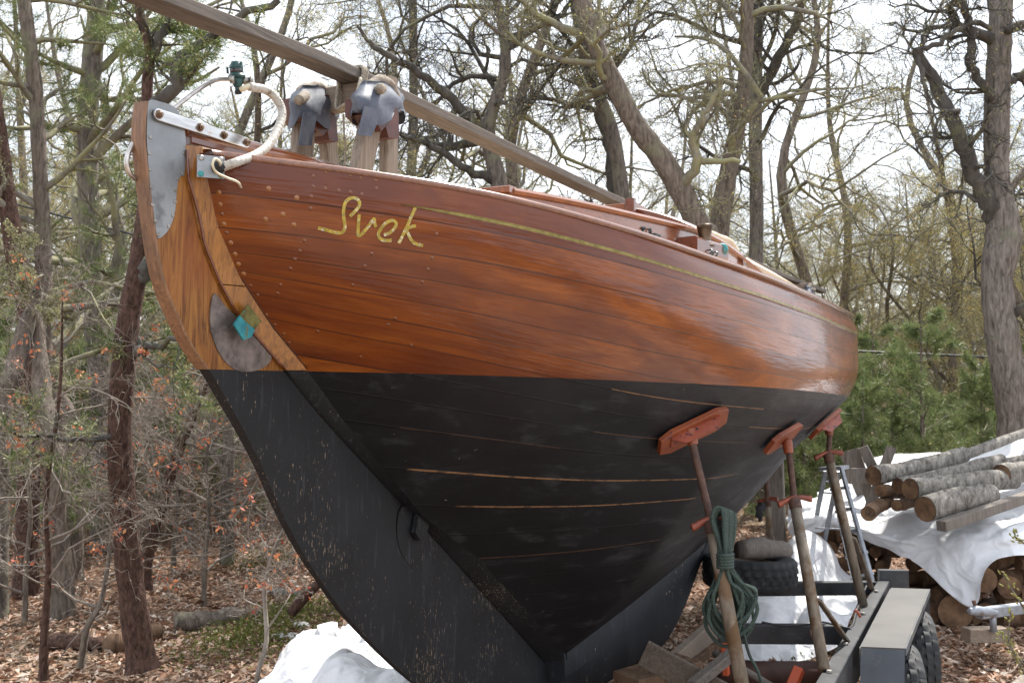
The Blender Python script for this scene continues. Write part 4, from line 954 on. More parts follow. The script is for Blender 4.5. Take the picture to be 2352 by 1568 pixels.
make_tree('sapling', 'forked sapling between the fallen logs and the near pine', **hero([(185, 1530, 6.6), (200, 1440, 6.6), (232, 1380, 6.7), (250, 1280, 6.8), (262, 1180, 6.8)], [8, 7, 6, 5, 4], top=(.1, 0, .5)), seed=15, kind='red', limbs=10, limb_len=1.0, z0=.35, bk='bark_brown', tw='twiggrey', leaves=150, spec=SMALLOAK)
make_tree('sapling', 'slender grey sapling stem rising just left of the white tarp', **hero([(590, 1560, 5.8), (612, 1470, 5.9), (608, 1350, 6.0), (630, 1260, 6.0), (665, 1180, 6.1)], [6, 5.5, 5, 4, 3], top=(.1, 0, .4)), seed=16, kind='red', limbs=8, limb_len=.7, z0=.3, bk='twiggrey', tw='twiggrey', leaves=120, spec=SMALLOAK)
make_tree('oak_tree', 'dark trunk leaning right behind the near pine', **hero([(338, 1280, 9.5), (372, 1160, 9.5), (405, 1050, 9.5), (440, 960, 9.5), (465, 900, 9.5)], [14, 13, 12, 10, 8], top=(.3, 0, .8)), seed=17, kind='red', limbs=9, limb_len=1.2, z0=.5, bk='bark_pine', tw='twiggrey', leaves=300, spec=SMALLOAK)
make_tree('oak_tree', 'grey stub-like trunk between the leaning trunk and the rudder', **hero([(522, 1220, 11), (520, 1120, 11), (525, 1020, 11)], [16, 15, 14], top=(0, 0, 3)), seed=18, kind='red', limbs=9, limb_len=1.6, z0=.3, bk='bark_oak', tw='twiggrey', leaves=500, spec=SMALLOAK)
for i, (u, v, d) in enumerate([(470, 1290, 9.0), (400, 1250, 10.5), (60, 1300, 8), (700, 1330, 11), (300, 1230, 12)]):
    make_tree('sapling', ['leggy red-leaved sapling in the gap left of the rudder', 'thin red-leaved sapling directly right of the near pine', 'twiggy red-leaved sapling low at the left edge', 'young sapling whose twigs end at the rudder blade', 'red-leaved sapling just left of the near pine trunk'][i], **hero([(u, v, d), (u + 10, v - 110, d), (u + 4, v - 230, d), (u + 18, v - 330, d)], [6, 5, 4, 2.5], top=(.1, 0, .3)), seed=40 + i, kind='red', limbs=18, limb_len=1.7, z0=.15, bk='bark_brown', tw='twiggrey', leaves=420, spec=SMALLOAK)
# oaks behind the boat
make_tree('oak_tree', 'dark spreading oak behind the ridge beam with wide crooked boughs', **hero([(1165, 600, 12), (1150, 440, 12), (1122, 300, 12), (1160, 160, 12), (1150, 40, 12), (1130, -60, 12)], [24, 22, 16, 13, 11, 8], top=(0, 0, 1)), seed=21, spec=OAKH, limbs=13, limb_len=2.6, z0=.45, bk='bark_oak', tw='twigdark', leaves=1500,
    boughs=[(T((1130, 300, 12), (1080, 270, 12), (1010, 200, 11.8), (930, 150, 11.6), (860, 110, 11.5), (820, 60, 11.4)), [.075, .065, .05, .04, .03, .015]), (T((1125, 310, 12), (1040, 340, 12.2), (960, 320, 12.3), (900, 300, 12.4)), [.06, .05, .04, .02]), (T((1140, 420, 12), (1060, 380, 11.8), (980, 330, 11.7), (920, 310, 11.5)), [.06, .045, .035, .02]), (T((1165, 110, 12), (1240, 60, 12), (1300, 20, 12.2), (1340, -40, 12.3)), [.05, .04, .03, .02])])
make_tree('oak_tree', 'big brown leaning oak trunk with furrowed bark behind the cabin', **hero([(1640, 640, 11), (1600, 510, 11), (1530, 380, 11), (1462, 290, 11), (1415, 200, 11), (1370, 110, 11), (1335, 0, 11)], [30, 27, 25, 24, 22, 21, 19], top=(-.6, 0, 1.5)), seed=22, spec=OAKH, limbs=9, limb_len=2.2, z0=.6, bk='bark_brown', tw='twig', leaves=900,
    boughs=[(T((1560, 440, 11), (1600, 380, 10.8), (1590, 320, 10.7), (1610, 280, 10.6), (1640, 230, 10.5), (1660, 180, 10.5)), [.06, .05, .045, .035, .03, .015]), (T((1600, 370, 10.8), (1700, 372, 10.5)), [.04, .02])])
make_tree('oak_tree', 'pair-stemmed grey oak left of the leaning trunk', **hero([(1440, 640, 12.5), (1432, 480, 12.5), (1405, 300, 12.5), (1350, 160, 12.5), (1325, 40, 12.5)], [22, 19, 16, 13, 11], top=(-.3, 0, 1.2)), seed=23, spec=OAKH, limbs=11, limb_len=2.2, z0=.5, bk='bark_oak', tw='twigdark', leaves=1300,
    boughs=[(T((1415, 520, 12.5), (1402, 420, 12.8), (1395, 330, 13), (1370, 260, 13)), [.07, .06, .05, .04])])
make_tree('oak_tree', 'straight brown oak trunk rising right of the winch', **hero([(1640, 700, 13), (1650, 540, 13), (1672, 400, 13), (1700, 260, 13), (1715, 120, 13), (1716, 0, 13)], [24, 23, 21, 17, 15, 14], top=(0, 0, 2)), seed=24, spec=OAKH, limbs=12, limb_len=2.6, z0=.45, bk='bark_brown', tw='twig', leaves=1800)
make_tree('oak_tree', 'dark upright oak trunk second from the winch', **hero([(1735, 700, 15), (1738, 500, 15), (1735, 300, 15), (1738, 100, 15), (1742, 0, 15)], [17, 16, 15, 14, 13], top=(.1, 0, 2)), seed=25, spec=OAKH, limbs=13, limb_len=3, z0=.4, bk='bark_oak', tw='twigdark', leaves=2200,
    boughs=[(T((1735, 230, 15), (1790, 130, 14.6), (1830, 50, 14.3), (1850, -30, 14)), [.09, .075, .06, .05])])
make_tree('oak_tree', 'large furrowed oak trunk with a swollen burl at the right edge', **hero([(2335, 1010, 11.5), (2325, 900, 11.5), (2303, 780, 11.5), (2290, 640, 11.5), (2305, 540, 11.5), (2290, 420, 11.5), (2290, 250, 11.5), (2296, 100, 11.5), (2300, 0, 11.5)], [42, 40, 36, 36, 41, 30, 28, 27, 26], top=(.1, 0, 2)), seed=26, spec=OAKH, limbs=6, limb_len=2, z0=.8, bk='bark_big', tw='twigdark', leaves=600,
    boughs=[(T((2300, 520, 11.5), (2262, 452, 11.4), (2225, 370, 11.3), (2190, 280, 11.2), (2145, 190, 11.2), (2108, 112, 11.1)), [.12, .095, .085, .075, .065, .055]), (T((2108, 118, 11.1), (2160, 95, 11), (2195, 70, 11), (2240, 50, 11), (2275, 66, 11.2)), [.03, .028, .026, .024, .03]), (T((2285, 240, 11.5), (2262, 200, 11.3), (2225, 140, 11.2), (2232, 90, 11.1), (2215, 20, 11), (2180, -30, 11)), [.06, .05, .045, .045, .04, .03]), (T((2110, 130, 11.1), (2125, 200, 11), (2155, 280, 11)), [.03, .02, .008]), (T((2310, 190, 11.5), (2352, 170, 11.5), (2420, 160, 11.4)), [.06, .05, .04]), (T((2320, 740, 11.5), (2352, 700, 11.3), (2400, 650, 11.2)), [.04, .03, .02])])
# overhead cable, seen left of the stern and right of the hull
one('overhead_cable', lambda mb: tube(mb, [at(-900, 330, 17), at(0, 460, 15.5), at(330, 545, 15), at(1200, 720, 14.5), at(1960, 806, 14.2), at(2320, 822, 14.1), at(3600, 800, 14)], .016, 6), M['cable'])
tag(bpy.data.objects['overhead_cable'], 'thin black overhead cable strung through the trees', 'cable')

# the wood behind: prototypes, then copies
def proto_oak(seed, leaves, h=7.5, tw='twig', bk='bark_oak', kind='oak', label=None, group=None, r0=.13, limbs=13, ll=3.0):
    R_ = RR(seed); pts = [V((0, 0, -.2)), V((R_.r.gauss(0, .1), R_.r.gauss(0, .1), h * .25)), V((R_.r.gauss(0, .3), R_.r.gauss(0, .3), h * .5)), V((R_.r.gauss(0, .5), R_.r.gauss(0, .5), h * .75)), V((R_.r.gauss(0, .7), R_.r.gauss(0, .7), h))]
    return make_tree('oak_tree', label, pts, [r0, r0 * .85, r0 * .7, r0 * .5, r0 * .22], seed, kind, limbs, ll, .22, tw, bk, leaves, group)
WOODL = 'bare oak with mossy crooked boughs in the wood behind the boat'; WOODG = 'oaks crowding the wood behind the boat'
protos = [proto_oak(100 + i, 7000, 7.5 + i * .6, ['twig', 'twigdark', 'twig', 'twig', 'twigdark'][i], ['bark_oak', 'bark_brown', 'bark_oak', 'bark_brown', 'bark_oak'][i], label=WOODL, group=WOODG, r0=.075 + .012 * i) for i in range(5)]
for p in protos: reg(p)
spots = []
rs = random.Random(33)
def polar(u, d): return CAMP + V((-sin(TH), cos(TH), 0)) * d + RIGHT * ((u - CU) / FPX * d)
tries = 0
while len(spots) < 92 and tries < 9000:
    tries += 1; d = 15.5 + 38 * rs.random() ** 1.2; u = rs.uniform(-450, 2800); p = polar(u, d)
    if 1900 < u < 2270 and d < 20: continue
    if all((p - q).length > 1.5 + d * .03 for q, _, _ in spots): spots.append((p, u, d))
for i, (p, u, d) in enumerate(spots):
    rgn = 0 if u < 760 else 1 if u < 1450 else 2 if u < 1850 else 3; far = d > 27; lab_ = ('distant ' if far else 'mid-distance ') + ['bare oak in the woods left of the rudder', 'bare oak seen above the name and the ridge beam', 'bare oak seen above the cabin and winch', 'bare oak in the woods right of the hull'][rgn]; grp_ = ('far' if far else 'nearer') + ' oaks ' + ['left of the rudder', 'above the ridge beam', 'above the cabin', 'right of the hull'][rgn]
    src = protos[i % 5]; loc = (p.x, p.y, gz(p.x, p.y)); s_ = rs.uniform(.85, 1.25)
    if i < 5: src['label'] = lab_; src['group'] = grp_; src.location = loc; src.rotation_euler = (0, 0, rs.uniform(0, 6.28)); src.scale = (s_,) * 3
    else: copy_thing(src, loc, rs.uniform(0, 6.28), s_, lab_, grp_)
leafy = [proto_oak(150 + i, [15000, 12000][i], [4.4, 5.2][i], 'twig', 'bark_oak', label=['low bushy oak coming into yellow-green bud in the thicket', 'slim oak hung with tan buds in the thicket'][i], group=['budding oaks in the thicket', 'tan budded oaks in the thicket'][i], r0=.05, limbs=16, ll=2.2) for i in range(2)]
for p in leafy: reg(p)
k = 0
for u0, u1, d0, d1, n_ in ((1880, 2600, 15.5, 27, 22), (1300, 1900, 17, 30, 8), (-200, 900, 14, 30, 16)):
    for _ in range(n_):
        d = rs.uniform(d0, d1); p = polar(rs.uniform(u0, u1), d); loc = (p.x, p.y, gz(p.x, p.y)); s_ = rs.uniform(.8, 1.2)
        if k < 2: leafy[k].location = loc; leafy[k].scale = (s_,) * 3
        else: copy_thing(leafy[k % 2], loc, rs.uniform(0, 6.28), s_)
        k += 1
# children of protos were parented with the empty at its foot, so scale and turn stay about the foot

# understory: bare brush, red-leaved shrubs and young pines
BR = [None, (6, .25, 5, .5, .7, 4, .03), (5, .3, 4, .6, .7, 3, .02), (3, .3, 0, 0, 0, 3, .0)]
def proto_shrub(seed, kind, tw, label, group, n=9, h=1.6, leaves=900):
    R_ = RR(seed); t = thing('shrub', label, 'shrub', (0, 0, 0), group); mc = MB(); tips = []
    for i in range(n):
        d = V((R_.r.gauss(0, .45), R_.r.gauss(0, .45), 1)).normalized(); branch(mc, R_, V((R_.r.gauss(0, .18), R_.r.gauss(0, .18), -.05)), d, h * R_.r.uniform(.6, 1.2), .010, 1, tips, BR)
    mc.build('stems', M[tw], t)
    leaf_mesh('leaves', tips, leaves, .02, .05, .03, M[{'oak': 'bud', 'red': 'redleaf'}[kind]], t, seed, 0, .5); return t
shr = [(proto_shrub(200, 'red', 'twiggrey', 'low red-budded brush on the leafy forest floor', 'red-budded brush', leaves=420, h=1.15), 20), (proto_shrub(201, 'oak', 'twig', 'tan-budded bare brush filling the gaps of the wood', 'tan brush in the wood', h=2.2, leaves=1600), 64), (proto_shrub(202, 'oak', 'twiggrey', 'grey leafless brush tangle between the trees', 'grey brush', h=1.5, leaves=350), 22)]
for src, cnt in shr:
    reg(src); k = 0
    while k < cnt:
        if src is shr[0][0]: d = rs.uniform(12, 20); u = rs.uniform(-150, 800)
        elif src is shr[1][0]: d = rs.uniform(12, 40); u = rs.uniform(-400, 2700)
        else: d = rs.uniform(14, 27); u = rs.choice([rs.uniform(-300, 900), rs.uniform(1750, 2700)])
        if u > 1600 and d < 13: continue
        p = polar(u, d); loc = (p.x, p.y, gz(p.x, p.y)); s_ = rs.uniform(.7, 1.3)
        if k == 0: src.location = loc; src.scale = (s_,) * 3
        else: copy_thing(src, loc, rs.uniform(0, 6.28), s_)
        k += 1
def proto_pine(seed, h, mat, per, label, group, L=.13, name='young_pine'):
    R_ = RR(seed); t = thing(name, label, 'pine tree', (0, 0, 0), group); mb = MB(); tube(mb, [(0, 0, -.1), (.02, .01, h * .5), (.03, 0, h)], [.035, .022, .006], 7, False); mb.build('trunk', M['bark_brown'], t)
    mc = MB(); tips = []; sp_ = [None, (5, .12, 6, .42, .8, 4, .05), (3, .15, 0, 0, 0, 3, .08)]
    nl = int(h * 13)
    for i in range(nl):
        z = h * (.08 + .9 * i / nl); l = (h - z) * .42 + .22; a = R_.r.uniform(0, 6.28); branch(mc, R_, V((0, 0, z)), V((cos(a), sin(a), .35)), l * R_.r.uniform(.7, 1.15), .010, 1, tips, sp_)
    c = mc.build('crown', M['twig'], t); needle_mesh('needles', tips, per, L, mat, c, seed, .0034); return t
pp = [proto_pine(300, 2.0, M['needle_far'], 34, 'young green pine in the thicket between the hull and the log pile', 'young pines right of the hull'), proto_pine(301, 2.5, M['needle_far'], 34, 'young green pine in the thicket between the hull and the log pile', 'young pines right of the hull'), proto_pine(302, 1.8, M['needle_far'], 34, 'young green pine in the thicket between the hull and the log pile', 'young pines right of the hull')]
for p in pp: reg(p)
PP = [(1840, 12.5), (1905, 13.4), (1975, 12.6), (2050, 13.6), (2120, 12.8), (2190, 13.8), (2255, 13.0), (2400, 13.2), (1790, 14.6), (1880, 15.5), (2010, 15.8), (2100, 16.2), (2210, 16), (2420, 16), (1760, 12.6), (2300, 15.4), (1940, 17.5), (2160, 18)]
for i, (u, d) in enumerate(PP):
    p = polar(u, d); loc = (p.x, p.y, gz(p.x, p.y)); s_ = rs.uniform(.8, 1.15)
    if i < 3: pp[i].location = loc; pp[i].scale = (s_,) * 3
    else: copy_thing(pp[i % 3], loc, rs.uniform(0, 6.28), s_)
pl = proto_pine(305, 2.1, M['needle_far'], 26, 'scrubby dark pine among the trunks left of the rudder', 'scrubby pines left of the rudder', .12); reg(pl)
for i, (u, d) in enumerate([(60, 10.5), (160, 13), (330, 14), (440, 12.2), (560, 14.5), (20, 15), (700, 15), (260, 16.5), (130, 11.5), (220, 12.4), (500, 13), (390, 16), (-40, 12.5), (610, 13.4), (90, 17)]):
    p = polar(u, d); loc = (p.x, p.y, gz(p.x, p.y)); s_ = rs.uniform(.9, 1.4)
    if i == 0: pl.location = loc; pl.scale = (s_,) * 3
    else: copy_thing(pl, loc, rs.uniform(0, 6.28), s_)
# ------------------------------------------------------------------ ridge beam on its padded trestles
BA, BB = V((0, -1.15, 2.963)), V((0, 10.6, 2.985))
def bz(y): return float(smooth_interp(y, [-1.15, 0, .95, 3.7, 7.2, 10.6], [2.855, 2.905, 2.945, 2.928, 2.935, 2.985]))
rb = one('ridge_beam', lambda mb: strip(mb, [-1.15 + i * .235 for i in range(51)], lambda y: [(.043, y, bz(y) - .019), (.046, y, bz(y) - .016), (.046, y, bz(y) + .016), (.043, y, bz(y) + .019), (-.043, y, bz(y) + .019), (-.046, y, bz(y) + .016), (-.046, y, bz(y) - .016), (-.043, y, bz(y) - .019)], True), M['lumber'], None, 2)
tag(rb, 'long weathered two-by-four ridge beam running over the whole boat', 'beam')
def lumpy(mb, path, rad, n, seed, amp, mi=0):
    R_ = random.Random(seed); P = spl(path, 4); m_ = len(P); rr_ = np.interp(np.linspace(0, len(path) - 1, m_), range(len(path)), rad)
    tube(mb, P, [r_ * (1 + R_.uniform(-amp, amp)) for r_ in rr_], n, True, mi)
def trestle(name, label, group):
    t = thing(name, label, 'trestle', (0, .95, 2.46), group)
    XR, XL = .135, -.155
    legs = [((858, 250), (826, 402), XR + .012, .088, .038), ((893, 245), (893, 410), XR - .02, .070, .038), ((703, 230), (690, 385), XL + .012, .088, .038), ((742, 235), (760, 395), XL - .02, .070, .038)]
    for (a, b, x, w1, w2) in legs:
        p, q = onx(a[0], a[1], x), onx(b[0], b[1], x); one('leg', lambda mb: beam(mb, p, q, w1, w2, up=(1, 0, 0), bev=.004), M['lumberz'], t, 2)
    yc = .5 * (onx(870, 230, XR).y + onx(715, 230, XL).y)
    one('crossbar', lambda mb: beam(mb, (XL - .06, onx(715, 230, XL).y + .06, 2.878), (XR + .03, onx(870, 230, XR).y + .05, 2.880), .042, .092, up=(0, 0, 1), bev=.004), M['lumberx'], t, 2)
    def brk(poly, x0, th, nm, m_, par):
        mb = MB(); prism(mb, [onx(u, v, x0 + th) for u, v in poly], (-th, 0, 0)); return mb.build(nm, m_, par, False)
    for (x, polyL) in ((XR, [(842, 222), (905, 222), (916, 262), (917, 318), (893, 316), (886, 290), (876, 302), (868, 286), (842, 262)]), (XL, [(692, 222), (755, 218), (772, 272), (777, 326), (757, 322), (752, 300), (742, 312), (733, 300), (706, 284), (692, 268)])):
        b_ = brk(polyL, x - .03, .085, 'bracket', M['redbracket'], t)
    # tape wrap: a soft saddle over each bracket, with straps running down
    for k, (x, cu, cv, wu, sgn) in enumerate(((XR, 866, 222, 55, 1), (XL, 718, 232, 51, 1))):
        mb = MB(); n = 22; rows = 9; vs = []; fs = []; R_ = random.Random(9 + k)
        ctr = onx(cu, cv, x)
        for j in range(rows):
            tz = j / (rows - 1); v_ = cv - 36 + tz * 84
            ww = wu * (.55 + .55 * min(tz * 2.2, 1)) 
            for i in range(n):
                a = 2 * pi * i / n; q = onx(cu + ww * cos(a) + (tz * 3), v_, x + .012 + (.030 + .034 * min(tz * 2, 1)) * sin(a)); nz_ = .004 * sin(5 * a + j) + R_.uniform(-.003, .003)
                if j == rows - 1: q = q + V((0, 0, .028 * sin(a * 3 + k * 2)))
                vs.append(q + V((nz_, nz_, 0)))
        for j in range(rows - 1):
            for i in range(n): i2 = (i + 1) % n; fs.append((j * n + i, j * n + i2, (j + 1) * n + i2, (j + 1) * n + i))
        fs.append(tuple(range(n))); mb.add(vs, fs); tp_ = mb.build('tape_wrap', M['ducttape'], t)
        sx = x + .078
        strap = [(cu - 30, cv + 22), (cu + 12, cv + 30), (cu - 14, cv + 92), (cu - 46, cv + 88)] if k == 0 else [(cu - 22, cv + 30), (cu + 10, cv + 30), (cu - 4, cv + 122), (cu - 34, cv + 121)]
        if k == 1: strap = [(u, cv + (v - cv) * .84) for u, v in strap]
        mb = MB(); prism(mb, [onx(u, v, sx) for u, v in strap], (.003, 0, 0)); mb.build('tape_strap', M['ducttape'], t, False)
        # rolled carpet padding poking out
        pp_ = [(cu - 34, cv - 10), (cu - 22, cv - 26), (cu + 6, cv - 34), (cu + 28, cv - 26), (cu + 40, cv - 8)] if k == 1 else [(cu - 22, cv - 20), (cu - 4, cv - 36), (cu + 14, cv - 38), (cu + 34, cv - 24), (cu + 46, cv + 6)]
        one('carpet_padding', lambda mb: lumpy(mb, [onx(u, v, x + .02) for u, v in pp_], [.014, .017, .016, .017, .013], 10, 4 + k, .16), M['felt'], t)
        e = (cu - 30, cv - 4) if k == 1 else (cu + 18, cv - 22)
        f = (cu - 12, cv - 14) if k == 1 else (cu - 6, cv - 12)
        one('padding_roll_end', lambda mb: lumpy(mb, [onx(e[0] - 2, e[1] + 2, x + .09), onx((e[0] + f[0]) / 2, (e[1] + f[1]) / 2, x + .07), onx(f[0], f[1], x + .03)], [.016, .018, .013], 10, 14 + k, .1), M['felt'], t)
    return t
tr = trestle('trestle', 'wooden trestle on the after deck, its heads bound in grey tape and carpet', 'trestles carrying the ridge beam'); reg(tr)
copy_thing(tr, (0, 8.95, 2.47), 0, 1, label='far trestle on the foredeck whose taped head just shows above the rail')
RT = []
rp_ = [(826, 160), (816, 200), (812, 232), (810, 270)]
def lash(mb):
    for k in range(3):
        dx = k * .011; yb_ = onx(829, 178, .046).y + dx; h = .026; c_ = V((0, yb_, bz(yb_)))
        q = [c_ + V((.050, 0, -.02)), c_ + V((.052, 0, .0235)), c_ + V((0, .0, .0265)), c_ + V((-.052, 0, .0235)), c_ + V((-.050, 0, -.03)), V((-.045, yb_ - .02, 2.83)), V((0, yb_ - .03, 2.835)), V((.05, yb_ - .03, 2.84)), c_ + V((.052, -.02, -.06)), c_ + V((.050, 0, -.02))]
        tube(mb, spl(q, 5), .0062, 7, False)
    tube(mb, spl([onx(828, 180, .06), onx(822, 205, .07), onx(814, 235, .085), onx(809, 275, .08)], 5), .006, 7)
rl = one('rope_lashing', lash, M['ropetan']); tag(rl, 'tan rope lashing the ridge beam to the near trestle', 'rope')
hl = one('hanging_line', lambda mb: tube(mb, spl([onx(789, 262, -.02), onx(790, 300, -.02), onx(793, 340, -.02), onx(792, 396, -.02)], 4), .0035, 6), M['ropetan']); tag(hl, 'thin grey line hanging straight down between the two padded trestle heads', 'rope')

# ------------------------------------------------------------------ trailer
tl = thing('boat_trailer', 'black steel boat trailer with dusty box fender and twin wheels under the hull', 'trailer', (1.3, 3.9, 0))
RX = 1.300
one('frame_rail', lambda mb: beam(mb, (1.335, 1.9, .50), (1.262, 5.3, .50), .075, .20, bev=.004), M['blacksteel'], tl, 2)
one('frame_rail', lambda mb: beam(mb, (-1.05, 3.6, .50), (-1.05, 5.6, .50), .075, .20, bev=.004), M['blacksteel'], tl, 2)
one('rail_end_plate', lambda mb: (beam(mb, onz(2018, 1330, .6), onz(2085, 1331, .6), .05, .13, bev=.003)), M['blacksteel'], tl, 2)
def cm(u0, v0, u1, v1, z, wz_, wy, nm, mm):
    a, b = onz(u0, v0, z), onz(u1, v1, z); d = (b - a).normalized(); a = a - d * .02
    up_ = V((0, 0, 1)); off = V((0, 0, -wz_ / 2)); one(nm, lambda mb: beam(mb, a + off, b + off, wy, wz_, bev=.003), M[mm], tl, 2); return a, b
cm(1640, 1337, 2010, 1334, .60, .085, .06, 'crossmember', 'blacksteel')
cm(1660, 1432, 1935, 1434, .58, .10, .06, 'crossmember', 'blacksteel')
def axle(v, u0, u1, z): 
    a, b = onz(u0, v, z), onz(u1, v, z); one('axle', lambda mb: tube(mb, [a, b], .062, 14), M['rustpipe2'], tl)
axle(1545, 1650, 1905, .36)
FZ = .62; fq = [onz(1977, 1484, FZ), onz(2078, 1488, FZ), onz(2134, 1352, FZ), onz(2047, 1349, FZ)]
mb = MB(); prism(mb, fq, (0, 0, -.006)); fd = mb.build('fender', M['fender'], tl, False)
n0 = (fq[0] - fq[3]).normalized()
mb = MB(); prism(mb, [fq[0] + V((0, 0, -.006)), fq[1] + V((0, 0, -.006)), fq[1] + n0 * .11 + V((0, 0, -.36)), fq[0] + n0 * .11 + V((0, 0, -.36))], -n0 * .005); mb.build('fender_apron', M['fenderside'], fd, False)
mb = MB(); prism(mb, [fq[3] + V((0, 0, -.006)), fq[2] + V((0, 0, -.006)), fq[2] - n0 * .10 + V((0, 0, -.34)), fq[3] - n0 * .10 + V((0, 0, -.34))], n0 * .005); mb.build('fender_rear_apron', M['fenderside'], fd, False)
ax_ = (fq[1] - fq[0]).normalized()
mb = MB(); prism(mb, [fq[1] + ax_ * .001, fq[2] + ax_ * .001, fq[2] + ax_ * .001 + V((0, 0, -.035)), fq[1] + ax_ * .001 + V((0, 0, -.035))], ax_ * .006); mb.build('fender_lip', M['fenderside'], fd, False)
mb = MB(); prism(mb, [fq[0] - ax_ * .001 + V((0, 0, -.007)), fq[3] - ax_ * .001 + V((0, 0, -.007)), fq[3] - ax_ * .001 + V((0, 0, -.11)), fq[0] - ax_ * .001 + V((0, 0, -.11))], -ax_ * .006); mb.build('fender_inner_side', M['fenderside'], fd, False)
def tyre(mb, c, axd, R0, W, mi=0, tread=True):
    """tyre with rounded shoulders and cut tread blocks"""
    prof = [(.60, -.40), (.66, -.50), (.80, -.53), (.92, -.50), (.975, -.40), (.985, -.30), (.965, -.28), (.965, -.24), (.99, -.22), (1, -.06), (.975, -.05), (.975, .05), (1, .06), (.99, .22), (.965, .24), (.965, .28), (.985, .30), (.975, .40), (.92, .50), (.80, .53), (.66, .50), (.60, .40)]
    axd = V(axd).normalized(); a = axd.orthogonal().normalized(); b = axd.cross(a); n = 84; vs = []; fs = []; m_ = len(prof)
    for i in range(n):
        an = 2 * pi * i / n
        for j, (r_, h) in enumerate(prof):
            rr2 = r_ * R0
            if tread and .97 < r_ and (i + (j // 3)) % 3 == 0: rr2 -= .012
            vs.append(c + axd * (h * W) + a * (rr2 * cos(an)) + b * (rr2 * sin(an)))
    for i in range(n):
        i2 = (i + 1) % n
        for j in range(m_ - 1): fs.append((i * m_ + j, i * m_ + j + 1, i2 * m_ + j + 1, i2 * m_ + j))
        fs.append((i * m_ + m_ - 1, i * m_, i2 * m_, i2 * m_ + m_ - 1))
    mb.add(vs, fs, mi)
mid = lambda t: fq[1].lerp(fq[2], t)
for t_ in (.20, .74):
    c_ = mid(t_) + ax_ * -.055; c_.z = .275
    tw_ = one('wheel_tyre', lambda mb: tyre(mb, c_, ax_, .295, .17), M['rubber'], tl, 2)
    one('rim', lambda mb: lathe(mb, c_ - ax_ * .07, ax_, [(.19, 0), (.19, .13), (.175, .145), (.155, .13), (.145, .09), (.09, .085), (.06, .12), (.035, .14), (.034, .165), (.01, .17)], 28), M['rim'], tw_, 2)
one('hub_stub', lambda mb: tube(mb, [onz(1925, 1522, .45), onz(1975, 1518, .45)], .045, 10), M['greywood'], tl)
rr_ = one('red_tail_wire', lambda mb: tube(mb, [at(1962, 1405, 5.0), at(1966, 1400, 5.0), at(1972, 1408, 5.0), at(1976, 1416, 5.0)], .008, 6), M['pinkred'], tl)
sp_ = thing('spare_tyre', 'black spare tyre lying flat on the trailer crossmember', 'tyre', at(1722, 1345, 6.75))
cst = at(1722, 1312, 6.75); one('tread', lambda mb: tyre(mb, cst, (.02, .03, 1), .305, .185), M['rubber'], sp_, 2)
one('wheel_disc', lambda mb: lathe(mb, cst + V((0, 0, -.06)), (.02, .03, 1), [(.18, 0), (.18, .12), (.15, .10), (.05, .09), (.04, .11), (.01, .11)], 24), M['rim'], sp_, 2)
cl = one('split_log', lambda mb: lumpy(mb, [at(1700, 1262, 6.7), at(1745, 1258, 6.8), at(1808, 1266, 6.9)], [.06, .075, .06], 9, 3, .08), M['greywood']); tag(cl, 'short brown log resting on top of the spare tyre', 'log')

for yy in (2.75, 3.3, 4.05, 4.75): one('rail_bolt', lambda mb: lathe(mb, V((1.33 - (yy - 1.9) * .0215 - .0 - .0, yy, .60)), (0, 0, 1), [(.014, 0), (.014, .009), (.012, .012)], 6), M['screw'], tl, 2)
one('wiring_loom', lambda mb: tube(mb, spl([onz(1990, 1345, .61), onz(1968, 1400, .62), onz(1955, 1440, .60), onz(1925, 1436, .60), onz(1890, 1428, .63), onz(1862, 1433, .60), onz(1800, 1436, .60), onz(1750, 1428, .62)], 6), .006, 6), M['rubber'], tl)
one('safety_clip', lambda mb: tube(mb, spl([onz(1868, 1434, .60), onz(1862, 1452, .58), onz(1870, 1470, .55), onz(1880, 1462, .55), onz(1874, 1448, .58)], 4), .007, 6), M['rustscrew'], tl)
one('spring_hanger', lambda mb: beam(mb, onz(1938, 1462, .56), onz(1975, 1470, .52), .06, .10), M['blacksteel'], tl, 2)
